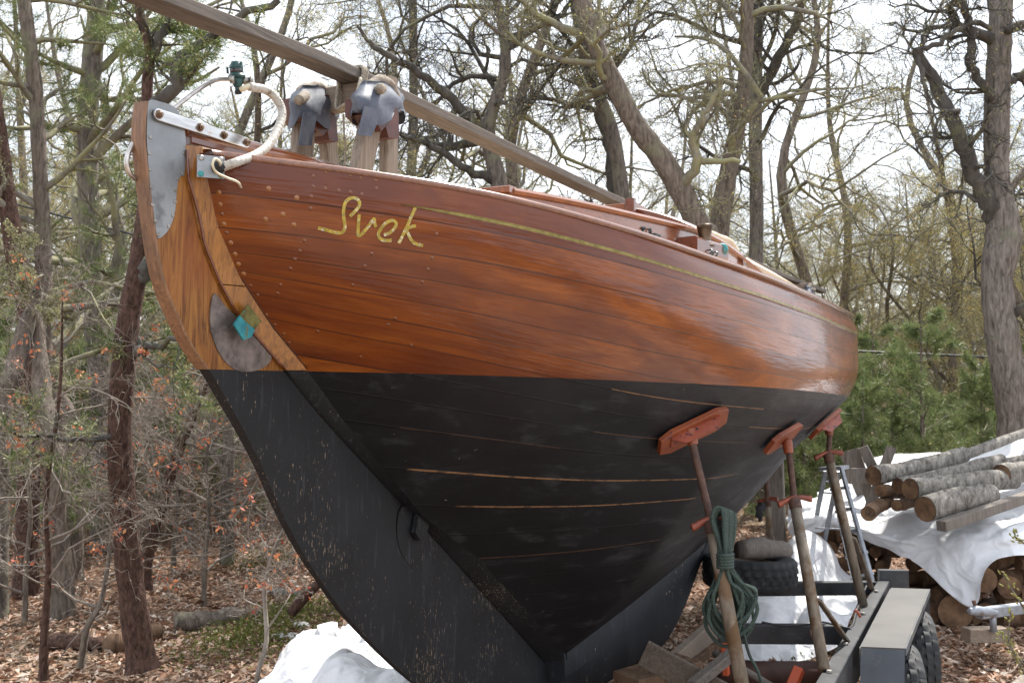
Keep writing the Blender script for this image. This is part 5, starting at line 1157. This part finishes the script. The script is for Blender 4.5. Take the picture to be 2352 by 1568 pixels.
# ------------------------------------------------------------------ jack stands
def stand(label, pc_, pdir, pn_, L_, W_, top, coll, bot, rs_, rp2, padm, hm, nm='jack_stand', hand=(V((-1, 0, -.25)), V((1, .1, .15))), hl_=.082, brace=None, plate=True, grp='jack stands propping the hull'):
    t = thing(nm, label, 'jack stand', (bot.x, bot.y, 0 if False else bot.z), grp)
    sx = pdir.cross(pn_).normalized()
    pd_ = []
    for a, b in ((-.5, -.32), (-.5, .32), (-.34, .5), (.34, .5), (.5, .32), (.5, -.32), (.34, -.5), (-.34, -.5)): pd_.append(pc_ + pdir * (a * L_) + sx * (b * W_))
    mb = MB(); prism(mb, [p + pn_ * .002 for p in pd_], pn_ * .024); pad = mb.build('pad_board', M[padm], t, False); bv_ = pad.modifiers.new('b', 'BEVEL'); bv_.width = .003; bv_.segments = 2
    if plate:
        mb = MB(); prism(mb, [pc_ + pdir * (a * L_) + sx * (b * W_) + pn_ * .0262 for a, b in ((-.36, -.28), (-.36, .12), (.36, .12), (.36, -.28))], pn_ * .006); mb.build('pad_plate', M['pinkred'], pad, False)
        mb = MB(); prism(mb, [pc_ + pdir * (a * L_) + sx * (-.28 * W_) + pn_ * h for a, h in ((-.36, .032), (.36, .032), (.24, .075), (-.24, .075))], sx * .005); mb.build('pad_flange', M['pinkred'], pad, False)
    one('swivel', lambda mb: lathe(mb, top + (pc_ - top) * .1, top - coll, [(rs_ * 1.3, -.03), (rs_ * 1.5, 0), (rs_ * 1.5, .035), (rs_ * .9, .045)], 12), M[padm], t, 2)
    d = (coll - top); n_ = int(d.length / .0085); pts = []; rad = []
    for i in range(n_ + 1):
        for q in (0, .5): pts.append(top + d * min((i + q) / n_, 1)); rad.append(rs_ * (1 if q == 0 else .84))
    one('screw_rod', lambda mb: tube(mb, pts, rad, 12), M['rustscrew'], t)
    ax2 = (bot - coll).normalized()
    one('pipe', lambda mb: tube(mb, [coll + ax2 * .03, coll.lerp(bot, .3), bot], rp2, 16), M['rustpipe'], t)
    one('pipe_collar', lambda mb: lathe(mb, coll - ax2 * .012, ax2, [(rp2 * .8, 0), (rp2 * 1.15, .01), (rp2 * 1.15, .05), (rp2 * .95, .056)], 14), M['rustscrew'], t, 2)
    hb_ = coll - ax2 * .004
    one('handle', lambda mb: tube(mb, [hb_ + hand[0].normalized() * hl_, hb_ + hand[0].normalized() * (hl_ * .9), hb_ + hand[0].normalized() * .03 + V((0, 0, .012)), hb_ + V((0, 0, .014)), hb_ + hand[1].normalized() * .03 + V((0, 0, .012)), hb_ + hand[1].normalized() * (hl_ * .9), hb_ + hand[1].normalized() * hl_], [rs_ * .98, rs_ * 1.0, rs_ * .7, rs_ * .7, rs_ * .7, rs_ * 1.0, rs_ * .98], 10), M[hm], t)
    if brace: one('brace', lambda mb: beam(mb, brace[0], brace[1], .035, .012, up=(.3, 1, 0), bev=.002), M['rustpipe'], t, 2)
    return t
def surf(u, v, y=None):
    h_ = hit(u, v)
    if h_: return h_[0], h_[1]
    y = y or 4.2; p = ony(u, v, y); q, n_ = hull_n(y, p.z); return q, n_
a, n1 = surf(1512, 1015); b, n2 = surf(1655, 945); pc1 = (a + b) / 2; pn1 = (n1 + n2).normalized(); pd1 = (b - a); pd1 = (pd1 - pn1 * pd1.dot(pn1)).normalized()
mxo = max((hit(1583, 980)[0] - pc1).dot(pn1), 0); pc1 = pc1 + pn1 * (mxo + .004)
sy = [pc1.y]
top1 = ony(1588, 1008, pc1.y - .05); col1 = ony(1634, 1200, 2.08); bot1 = ony(1712, 1610, 2.0)
stand('nearest jack stand with the biggest red pad, the green rope coil hanging on it', pc1, pd1, pn1, .34, .135, top1, col1, bot1, .0165, .0275, 'padred', 'redhandle', hand=(V((-1, -.5, -.35)), V((1, .4, .25))))
p2, nn2 = surf(1790, 998); tdir = V((0, 0, 0))
a2, _ = surf(1742, 1024); b2, _ = surf(1832, 972); pd2 = (b2 - a2); pd2 = (pd2 - nn2 * pd2.dot(nn2)).normalized()
top2 = p2 + nn2 * .06 + V((.0, 0, -.03)); col2 = ony(1825, 1150, p2.y - .08); bot2 = onz(1893, 1538, .603)
stand('middle jack stand of the three, its tall pipe standing on the trailer rail', p2 + nn2 * .012, pd2, nn2, .33, .13, top2, col2, bot2, .0165, .0265, 'padred', 'redhandle', brace=(col2.lerp(bot2, .60) + V((.03, 0, 0)), onz(1945, 1470, .603)), hand=(V((-1, -.5, -.3)), V((1, .4, .1))), plate=False)
p3y = 4.25; q3 = ony(1882, 965, p3y); p3, nn3 = hull_n(p3y, q3.z)
pd3 = (ony(1922, 930, p3y + .25) - ony(1832, 1003, p3y - .25)); pd3 = (pd3 - nn3 * pd3.dot(nn3)).normalized()
top3 = p3 + nn3 * .06 + V((0, 0, -.02)); col3 = ony(1903, 1045, p3y - .02); bot3 = onz(1983, 1390, .603)
stand('farthest of the three jack stands, its red pad seen edge-on at the hull', p3 + nn3 * .012, pd3, nn3, .34, .13, top3, col3, bot3, .0165, .0265, 'padred', 'redhandle', brace=(col3.lerp(bot3, .55) + V((.03, .02, 0)), onz(2003, 1352, .603)), hand=(V((-1, -.4, -.3)), V((1, .3, .15))))
y4 = 6.3; c4 = at(1770, 1057, 8.3)
st4 = stand('dark-topped stand beyond the keel, its head against the grey post', c4, V((RIGHT.x, RIGHT.y, .25)).normalized(), V((.1, -.3, -1)).normalized(), .17, .12, at(1757, 1066, 8.3), at(1763, 1150, 8.3), at(1768, 1235, 8.3), .02, .027, 'blacksteel', 'redhandle', plate=False)
for (u, v) in ((1738, 1285), (1815, 1330), (1770, 1320)): one('stand_foot', lambda mb: tube(mb, [at(1768, 1220, 8.3), at(u, v, 8.3)], .014, 7), M['rustpipe'], st4)
one('black_rag', lambda mb: lumpy(mb, [at(1752, 1158, 8.25), at(1744, 1172, 8.22), at(1746, 1195, 8.25)], [.03, .04, .015], 7, 8, .3), M['rubber'], st4)

# green rope coil on the nearest stand
def coil(mb):
    R_ = random.Random(4); d0 = (col1 - CAMP).dot(FWD)
    for k in range(15):
        f = k / 14; L_ = 1400 + R_.uniform(-25, 45) * 1.0; wl, wr = R_.uniform(10, 42), R_.uniform(10, 60); dd = d0 - .07 + f * .10
        cx = 1664 + R_.uniform(-6, 10)
        uv = [(1634 + f * 22, 1190), (1642 + f * 18, 1170 + R_.uniform(-3, 5) + f * 8), (1656 + f * 24, 1167 + f * 8), (1662 + f * 26, 1192), (1664 + f * 20, 1240), (1668 + R_.uniform(-8, 12), 1288), (cx + wr * .55, 1335), (cx + 14 + wr, L_ - 30), (cx + 14 + wr * .7, L_ + 18), (cx + 12, L_ + 42), (cx - 4 - wl * .5, L_ + 22), (cx - 12 - wl * .8, L_ - 20), (cx - 8 - wl * .3, 1340), (1654 + R_.uniform(-5, 8), 1288), (1650 + f * 14, 1240), (1638 + f * 20, 1208)]
        P = [at(u, v, dd + .008 * sin(j + k)) for j, (u, v) in enumerate(uv)]; P.append(P[0]); tube(mb, spl(P, 6), .0078, 8, False)
    for j in range(5):
        v = 1272 + j * 7; tube(mb, [at(1664 + 19 * cos(a_), v - 3 * sin(a_), d0 - .02 + .075 * sin(a_)) for a_ in [i * pi / 8 for i in range(17)]], .0068, 8, False)
    tube(mb, spl([at(1705, 1440, d0 - .02), at(1712, 1470, d0 - .02), at(1722, 1505, d0), at(1740, 1540, d0), at(1752, 1580, d0), at(1758, 1640, d0)], 6), .0068, 8)
rc = one('rope_coil', coil, M['ropegreen']); tag(rc, 'hank of green braided rope hung on the nearest jack stand', 'rope')

# keel timbers, boards, orange guards
def board(name, label, a, b, w_, h, mat, up=(0, 0, 1), cat='board', group=None):
    o = one(name, lambda mb: beam(mb, a, b, w_, h, up=up, bev=.004), M[mat], None, 2); return tag(o, label, cat, group)
board('timber_bunk', 'grey timber bunk slanting up beside the keel behind the rope coil', at(1548, 1530, 5.4), at(1695, 1396, 6.6), .05, .14, 'lumberx')
board('timber_bunk', 'lower mossy bunk plank beside the keel, beneath the grey bunk', at(1535, 1555, 5.3), at(1695, 1432, 6.6), .10, .05, 'logbrown')
board('plank', 'broad brown plank propped against the keel, sloping down right at the bottom edge', at(1478, 1498, 4.75), at(1740, 1640, 4.6), .028, .12, 'plankdark', cat='plank')
board('plank', 'narrow pale batten crossing over the broad plank behind the nearest stand', at(1590, 1575, 4.55), at(1682, 1500, 4.75), .05, .045, 'lumber', cat='plank')
o = one('pipe', lambda mb: tube(mb, [at(1640, 1498, 4.9), at(1700, 1532, 4.8), at(1790, 1585, 4.7)], .016, 10), M['lumber']); tag(o, 'thin pale pole lying behind the nearest stand at the bottom edge', 'pole')
board('timber_block', 'mossy keel block at the bottom edge under the broad plank', at(1440, 1590, 4.9), at(1585, 1545, 5.1), .2, .16, 'logbrown')
board('orange_guard', 'small orange plastic guard beside the batten, left of the nearest stand', at(1664, 1478, 5.2), at(1668, 1548, 5.2), .04, .03, 'orange', up=(1, 0, 0), cat='guard')
board('orange_guard', 'tilted orange plastic box at the bottom edge between two stands', at(1812, 1592, 4.85), at(1836, 1535, 4.9), .055, .045, 'orange', up=(1, 0, 0), cat='guard')
gp_ = one('grey_post', lambda mb: (beam(mb, at(1778, 1055, 8.7), down(at(1790, 1260, 8.75)), .15, .05, up=(0, 1, 0), bev=.008)), M['greywood'], None, 2); tag(gp_, 'wide silvery wooden post behind the dark-topped stand', 'post')

# ------------------------------------------------------------------ tarps
def sheet(name, label, rows, su, sv, amp, seed, mat, nf=2.2, thick=.0):
    su, sv = su * 2, sv * 2
    """cloth laid through a grid of measured points, with creases"""
    R = len(rows); Cn = len(rows[0]); G = [[at(*p) for p in r] for r in rows]
    cols = [spl(r, su) for r in G]; m_ = len(cols[0]); grid = []
    for i in range(m_): grid.append(spl([cols[j][i] for j in range(R)], sv))
    n = len(grid[0]); rg = random.Random(seed); W_ = [(V((rg.gauss(0, 1), rg.gauss(0, 1), rg.gauss(0, 1))).normalized() * nf * (1.9 ** (k // 4)), rg.uniform(0, 6.28), .5 ** (k // 4)) for k in range(12)]
    vs = []; fs = []
    for i in range(m_):
        for j in range(n):
            p = grid[i][j]; i0, i1 = max(i - 1, 0), min(i + 1, m_ - 1); j0, j1 = max(j - 1, 0), min(j + 1, n - 1)
            nn = (grid[i1][j] - grid[i0][j]).cross(grid[i][j1] - grid[i][j0]); nn = nn.normalized() if nn.length > 1e-9 else V((0, 0, 1))
            if nn.dot(CAMP - p) < 0: nn = -nn
            h = 0
            for wv, ph, aa in W_: h += aa * (1 - 2 * abs(((wv.dot(p) + ph) / pi) % 2 - 1))
            vs.append(p + nn * (h * amp))
    for i in range(m_ - 1):
        for j in range(n - 1): a = i * n + j; fs.append((a, a + 1, a + n + 1, a + n))
    mb = MB(); mb.add(vs, fs); o = mb.build(name, M[mat]); tag(o, label, 'tarp'); s_ = o.modifiers.new('s', 'SOLIDIFY'); s_.thickness = .002; return o
sheet('tarp', 'white tarp heaped on the leaves behind the rudder', [[(700, 1470, 6.6), (735, 1455, 6.8), (775, 1448, 7.0), (830, 1450, 7.0), (900, 1480, 7.0), (1000, 1540, 6.9)], [(672, 1500, 6.2), (715, 1462, 6.3), (772, 1440, 6.4), (820, 1468, 6.4), (850, 1462, 6.5), (960, 1530, 6.4)], [(650, 1540, 5.9), (690, 1525, 5.8), (740, 1500, 5.8), (800, 1498, 5.8), (870, 1520, 5.9), (970, 1570, 5.9)], [(625, 1590, 5.7), (680, 1600, 5.5), (750, 1590, 5.3), (820, 1580, 5.3), (900, 1590, 5.4), (990, 1620, 5.5)], [(610, 1640, 5.6), (690, 1660, 5.4), (770, 1660, 5.2), (840, 1660, 5.2), (920, 1660, 5.3), (1000, 1660, 5.4)]], 9, 9, .045, 3, 'tarp', 6.5)
sheet('tarp', 'white tarp peaked like a small tent behind the spare tyre and trailer crossmember', [[(1800, 1262, 8.6), (1818, 1240, 8.8), (1848, 1222, 8.9), (1880, 1240, 8.9), (1910, 1275, 8.8), (1940, 1320, 8.7)], [(1770, 1300, 8.2), (1810, 1262, 8.3), (1848, 1228, 8.4), (1885, 1262, 8.4), (1925, 1320, 8.4), (1960, 1352, 8.4)], [(1745, 1345, 7.9), (1800, 1340, 7.9), (1850, 1335, 7.9), (1890, 1338, 7.9), (1930, 1352, 7.9), (1975, 1372, 8.0)], [(1700, 1382, 7.6), (1770, 1372, 7.5), (1830, 1395, 7.6), (1880, 1380, 7.6), (1920, 1392, 7.6), (1965, 1400, 7.7)], [(1690, 1440, 7.4), (1760, 1432, 7.3), (1820, 1442, 7.35), (1870, 1425, 7.3), (1915, 1430, 7.4), (1950, 1440, 7.5)], [(1690, 1485, 7.2), (1740, 1490, 7.1), (1800, 1480, 7.1), (1850, 1482, 7.1), (1905, 1468, 7.2), (1930, 1450, 7.4)], [(1700, 1520, 7.06), (1745, 1527, 7.0), (1790, 1520, 7.02), (1840, 1515, 7.03), (1888, 1500, 7.1), (1925, 1480, 7.3)]], 8, 8, .022, 5, 'tarp', 8)
sheet('tarp', 'big white tarp draped over the firewood pile, one corner hanging low', [[(1920, 1120, 10.4), (1990, 1068, 10.4), (2090, 1040, 10.3), (2200, 1044, 10.2), (2290, 1028, 10.2), (2380, 1010, 10.2), (2540, 1000, 10.2)], [(1860, 1142, 9.7), (1950, 1120, 9.6), (2060, 1108, 9.5), (2160, 1108, 9.4), (2260, 1098, 9.35), (2380, 1085, 9.3), (2540, 1080, 9.2)], [(1822, 1160, 9.1), (1900, 1160, 9.0), (2015, 1172, 8.8), (2110, 1186, 8.65), (2220, 1188, 8.5), (2340, 1180, 8.35), (2540, 1160, 8.2)], [(1816, 1172, 8.9), (1897, 1188, 8.7), (2012, 1218, 8.4), (2110, 1230, 8.25), (2220, 1234, 8.1), (2330, 1226, 8.0), (2540, 1225, 7.9)], [(1828, 1184, 8.9), (1918, 1210, 8.7), (2028, 1248, 8.35), (2112, 1262, 8.15), (2222, 1300, 8.0), (2318, 1256, 7.95), (2540, 1262, 7.85)], [(1842, 1192, 8.9), (1935, 1226, 8.7), (2045, 1277, 8.3), (2102, 1286, 8.12), (2230, 1394, 7.85), (2300, 1276, 7.9), (2520, 1290, 7.8)]], 9, 9, .024, 7, 'tarp', 6.0)
sheet('tarp', 'white plastic sack slumped at the left end of the wood pile by the grey post', [[(1808, 1188, 8.9), (1830, 1160, 9.0), (1880, 1150, 9.2), (1930, 1140, 9.3)], [(1806, 1210, 8.6), (1835, 1195, 8.5), (1880, 1180, 8.5), (1915, 1180, 8.6)], [(1815, 1228, 8.6), (1840, 1235, 8.5), (1862, 1222, 8.5), (1890, 1212, 8.6)]], 9, 9, .02, 11, 'tarp', 11)

# ------------------------------------------------------------------ firewood
def log(mb, a, b, r_, seed, ends=True):
    R_ = random.Random(seed); a = V(a); b = V(b); n = 9; pts = []; rad = []
    pe = (b - a).orthogonal().normalized()
    for i in range(n + 1):
        t = i / n; pts.append(a.lerp(b, t) + V((0, 0, 1)) * (sin(t * 5 + seed) * r_ * .10) + pe * (cos(t * 4 + seed) * r_ * .08)); rad.append(r_ * (1 + R_.uniform(-.07, .07)) * (1 - .08 * t))
    tube(mb, pts, rad, 14, False, 0)
    for e, (p, q, rr2) in enumerate(((pts[0], pts[1], rad[0]), (pts[-1], pts[-2], rad[-1]))):
        ax3 = (p - q).normalized(); s1 = ax3.orthogonal().normalized(); s2 = ax3.cross(s1)
        mb.add([p + s1 * (cos(2 * pi * k / 14) * rr2 * .97) + s2 * (sin(2 * pi * k / 14) * rr2 * .97) + ax3 * .002 for k in range(14)], [tuple(range(14))], 1)
LOGS = [((2006, 1094, 8.4), (2212, 1046, 9.1), 19, 'silver birch-like log on top of the tarp, topmost at the left end', 'log'), ((2064, 1115, 8.3), (2299, 1060, 9.0), 17, 'knobbly log between the topmost log and the long thick one', 'log'), ((2092, 1120, 8.05), (2328, 1102, 8.7), 23, 'long thick silvery log in the middle of the tarp-top stack', 'log'), ((2124, 1166, 7.85), (2275, 1134, 8.3), 26, 'short fat silvery log lowest at the front of the stack', 'log'), ((1993, 1180, 8.1), (2040, 1148, 8.5), 15, 'small mossy log sticking out left under the stack', 'log'), ((2022, 1128, 8.35), (2085, 1130, 8.9), 14, 'stubby orange-ended log wedged below the topmost log', 'log'), ((2300, 1092, 8.6), (2430, 1062, 9), 22, 'log running out of the frame behind the thick one', 'log'), ((2060, 1160, 8.3), (2105, 1150, 8.7), 12, 'little squared block under the ends of the stack', 'log'), ((2195, 1050, 9.1), (2370, 990, 9.9), 11, 'thin crooked branch pointing up right above the stack', 'branch'), ((2265, 1072, 8.9), (2420, 1046, 9.3), 12, 'split slab with pale wood at the right above the stack', 'slab')]
for i, (a, b, rpx, lab, c_) in enumerate(LOGS):
    mb = MB(); log(mb, at(*a), at(*b), rpx * 1.14 * a[2] / FPX, i + 2); o = mb.build({'log': 'log', 'branch': 'branch', 'slab': 'wood_slab'}[c_], [M['log'] if i not in (4, 5, 7) else M['logbrown'], M['logend']], None, 2); tag(o, lab, c_, 'logs lying on the firewood tarp')
board('split_rail', 'brown split rail lying in front of the stack on the tarp', at(2162, 1208, 7.75), at(2420, 1120, 8.5), .085, .075, 'greywood', cat='rail')
R_ = random.Random(17); k = 0
for row in range(6):
    for col_ in range(12):
        u = 1885 + col_ * 47 + (row % 2) * 24 + R_.uniform(-8, 8); base_v = (1252 if u > 2060 else 1226) + row * 37
        if u > 2130 and row < 1: base_v += 20
        lim = 1262 + row * 36
        d = 8.75 - row * .03 + (2352 - u) * .0008 - (.55 if u > 2150 else 0)
        if u < 1955 and row > 3: continue
        p = at(u, base_v + R_.uniform(-5, 5), d)
        if p.z < .05: p.z = .07 + R_.uniform(0, .03)
        dirv = (RIGHT * R_.uniform(.25, 1.0) + V((-sin(TH), cos(TH), 0)) * R_.uniform(.5, 1.0) + V((0, 0, R_.uniform(-.04, .04)))).normalized()
        if R_.random() < .35: dirv = (RIGHT + V((-sin(TH), cos(TH), 0)) * R_.uniform(.05, .2)).normalized()
        mb = MB(); r2 = R_.uniform(.050, .078); log(mb, p, p + dirv * R_.uniform(.35, .5), r2, 40 + k); o = mb.build('firewood_log', [M['logbrown'], M['logend']], None, 2); q_ = ('upper' if row < 3 else 'lower') + ' part of the stack, ' + ('left of the low tarp corner' if u < 2190 else 'right of the low tarp corner'); tag(o, 'brown firewood log in the ' + q_, 'log', 'firewood in the ' + q_); k += 1
for i, (u, v, d, r2) in enumerate([(2195, 1412, 8.0, .13), (2262, 1330, 8.0, .10), (2320, 1345, 8.0, .09), (2150, 1408, 8.1, .07)]):
    mb = MB(); p = at(u, v, d); p.z = max(p.z, r2); log(mb, p, p + (RIGHT * .2 + V((-sin(TH), cos(TH), 0))) * .45, r2, 140 + i); o = mb.build('firewood_log', [M['logbrown'], M['logend']], None, 2)
    tag(o, ['big dark round at the foot of the pile left of the low tarp corner', 'large log end just right of the hanging tarp corner', 'log end above the grey tongue at the right edge', 'small round beside the big dark round at the foot of the pile'][i], 'log', 'large rounds at the front of the pile')
# ladder and sawbuck
ld = thing('stepladder', 'aluminium stepladder standing behind the farthest jack stand', 'ladder', down(at(1960, 1340, 7.8)))
ft = [(1932, 1074, 8.0), (2004, 1335, 7.6)]; fl = [(1902, 1076, 8.1), (1966, 1350, 7.75)]
one('side_rail', lambda mb: beam(mb, at(*ft[0]), at(*ft[1]), .075, .022, up=(1, .3, 0), bev=.002), M['alu'], ld, 2)
one('side_rail', lambda mb: beam(mb, at(*fl[0]), at(*fl[1]), .075, .022, up=(1, .3, 0), bev=.002), M['alu'], ld, 2)
for t_ in (.18, .37, .56, .75, .93): one('step', lambda mb: beam(mb, at(*ft[0]).lerp(at(*ft[1]), t_), at(*fl[0]).lerp(at(*fl[1]), t_), .075, .02, bev=.002), M['alu'], ld, 2)
one('top_cap', lambda mb: beam(mb, at(1892, 1076, 8.15), at(1940, 1073, 8.02), .14, .03, bev=.004), M['alu'], ld, 2)
for a, b in (((1896, 1080, 8.25), (1862, 1256, 8.7)), ((1926, 1082, 8.2), (1888, 1270, 8.6))): one('rear_leg', lambda mb: beam(mb, at(*a), at(*b), .035, .02, bev=.002), M['alu'], ld, 2)
for v, u0, u1 in ((1105, 1893, 1922), (1130, 1888, 1916), (1212, 1872, 1960)): one('rear_brace', lambda mb: beam(mb, at(u0, v, 8.4), at(u1, v + 3, 8.35), .02, .012, bev=.001), M['alu'], ld, 2)
sbk = thing('sawbuck', 'weathered X-legged sawbuck behind the ladder and log stack', 'sawbuck', down(at(1990, 1190, 9.2)))
for a, b in (((1962, 1030, 9.3), (2010, 1180, 9.2)), ((1982, 1026, 9.2), (2018, 1100, 9.15)), ((2048, 1026, 9.1), (1992, 1180, 9.1)), ((1938, 1038, 9.6), (1985, 1150, 9.5)), ((1958, 1036, 9.5), (1950, 1110, 9.5))): one('leg', lambda mb: beam(mb, at(*a), at(*b), .085, .035, up=(0, 1, 0), bev=.004), M['greywood'], sbk, 2)
one('crosspiece', lambda mb: beam(mb, at(1955, 1092, 9.15), at(2030, 1092, 9.1), .05, .13, bev=.004), M['greywood'], sbk, 2)
# trailer tongue on a block
tg = thing('trailer_tongue', 'grey galvanised hitch tongue of another trailer resting on a timber block', 'hitch', at(2290, 1470, 6.9))
one('drawbar', lambda mb: beam(mb, at(2250, 1408, 6.95), at(2460, 1382, 7.4), .06, .07, bev=.006), M['rustygrey'], tg, 2)
one('coupler', lambda mb: lumpy(mb, [at(2226, 1404, 6.9), at(2240, 1402, 6.92), at(2262, 1404, 6.95), at(2285, 1406, 7)], [.02, .035, .033, .028], 10, 2, .04), M['rustygrey'], tg)
one('latch', lambda mb: beam(mb, at(2236, 1378, 6.93), at(2244, 1402, 6.93), .02, .02, bev=.002), M['rustscrew'], tg, 2)
one('jack_leg', lambda mb: tube(mb, [at(2280, 1405, 7), at(2282, 1450, 7)], .022, 10), M['rustygrey'], tg)
board('timber_block', 'sawn timber block on the leaves under the grey hitch tongue', at(2218, 1457, 7.05), at(2308, 1455, 7.1), .11, .09, 'lumberx')
# fallen logs, sticks, stones and moss on the left
def ground_log(label, a, b, r0, seed, mat='bark_brown', name='fallen_log', cat='log'):
    mb = MB(); p = onz(*a); q = onz(*b); n = 8; R2 = random.Random(seed); pts = [p.lerp(q, i / n) + V((R2.gauss(0, .03), R2.gauss(0, .03), r0 * .6 + gz(p.x, p.y) + R2.gauss(0, .01))) for i in range(n + 1)]
    tube(mb, spl(pts, 3), [r0 * (1 - .35 * i / (3 * n)) * (1 + R2.uniform(-.08, .08)) for i in range(3 * n + 1)], 10, True); o = mb.build(name, M[mat]); return tag(o, label, cat)
ground_log('rotting brown fallen log lying across the leaves right of the near pine', (390, 1452), (590, 1432), .10, 1, 'bark_brown')
ground_log('darker broken log end just left of the near pine foot', (250, 1500), (360, 1470), .09, 2, 'logbrown')
ground_log('dark log under brush at the lower left', (115, 1498), (235, 1500), .07, 3, 'bark_pine')
ground_log('pale short birch log in the leaves left of the rudder', (618, 1380), (740, 1392), .05, 4, 'log')
st_ = one('leaning_branch', lambda mb: tube(mb, spl([at(668, 1408, 7.6), at(700, 1370, 7.6), at(735, 1335, 7.6), at(775, 1290, 7.7)], 4), [.04] * 5 + [.035] * 4 + [.03] * 4, 8), M['bark_pine']); tag(st_, 'dark broken branch slanting up to the rudder edge', 'branch')
for i, (u, v, r2) in enumerate([(692, 1460, .05), (640, 1482, .045), (672, 1484, .05), (735, 1478, .035)]):
    bm = bmesh.new(); bmesh.ops.create_icosphere(bm, subdivisions=2, radius=r2); R2 = random.Random(i)
    for v_ in bm.verts: v_.co *= 1 + R2.uniform(-.12, .12); v_.co.z *= .6; v_.co.x *= 1.5
    me = bpy.data.meshes.new('stone'); bm.to_mesh(me); bm.free(); me.materials.append(M['stone']); o = bpy.data.objects.new('stone', me); COL.objects.link(o); p = onz(u, v); o.location = (p.x, p.y, gz(p.x, p.y) + .02)
    tag(o, ['pale stone on the mossy patch above the white tarp', 'flat stone left of the pair near the tarp', 'rounder stone of the pair beside the tarp', 'small stone close to the rudder by the tarp'][i], 'stone')
def mossy(r, n):
    out = []
    cs = [onz(575, 1470), onz(620, 1440), onz(540, 1492), onz(660, 1432), onz(700, 1440), onz(610, 1500), onz(1900, 1480), onz(590, 1290), onz(640, 1300)]
    while len(out) < n: c_ = cs[r.integers(0, len(cs))]; x, y = c_.x + r.normal(0, .22), c_.y + r.normal(0, .3); out.append((x, y, gz(x, y) + .03 + .05 * r.random()))
    return np.array(out)
ms = leaf_field('moss', 4200, mossy, .02, .05, M['moss'], upright=.9); ms['kind'] = 'stuff'
# budding twigs in the right foreground
bsk = thing('budding_shrub', 'yellow-budded twigs poking in at the lower right corner', 'shrub', at(2500, 1700, 2.9))
mb = MB(); tp2 = []
for pth in ([(2440, 1640), (2380, 1560), (2330, 1500), (2298, 1458)], [(2420, 1480), (2370, 1420), (2335, 1370), (2305, 1320)], [(2460, 1290), (2400, 1270), (2340, 1240), (2330, 1222)], [(2400, 1600), (2345, 1530), (2318, 1470), (2322, 1400)]):
    P = spl([at(u, v, 2.9) for u, v in pth], 5); tube(mb, P, [.004] * 6 + [.003] * 6 + [.002] * (len(P) - 12), 5)
    for i in range(3, len(P)): tp2.append((P[i], (P[i] - P[i - 1]).normalized()))
mb.build('stems', M['bark_brown'], bsk)
mb = MB(); R2 = random.Random(6)
for p, d in tp2:
    for _ in range(2):
        q = p + V((R2.gauss(0, .006), R2.gauss(0, .006), R2.gauss(0, .006))); d2 = (d + V((R2.gauss(0, .5), R2.gauss(0, .5), R2.gauss(0, .5)))).normalized(); L_ = R2.uniform(.008, .017)
        tube(mb, [q, q + d2 * L_ * .4, q + d2 * L_], [.0012, .0032, .0008], 6)
mb.build('buds', M['budgreen'], bsk)
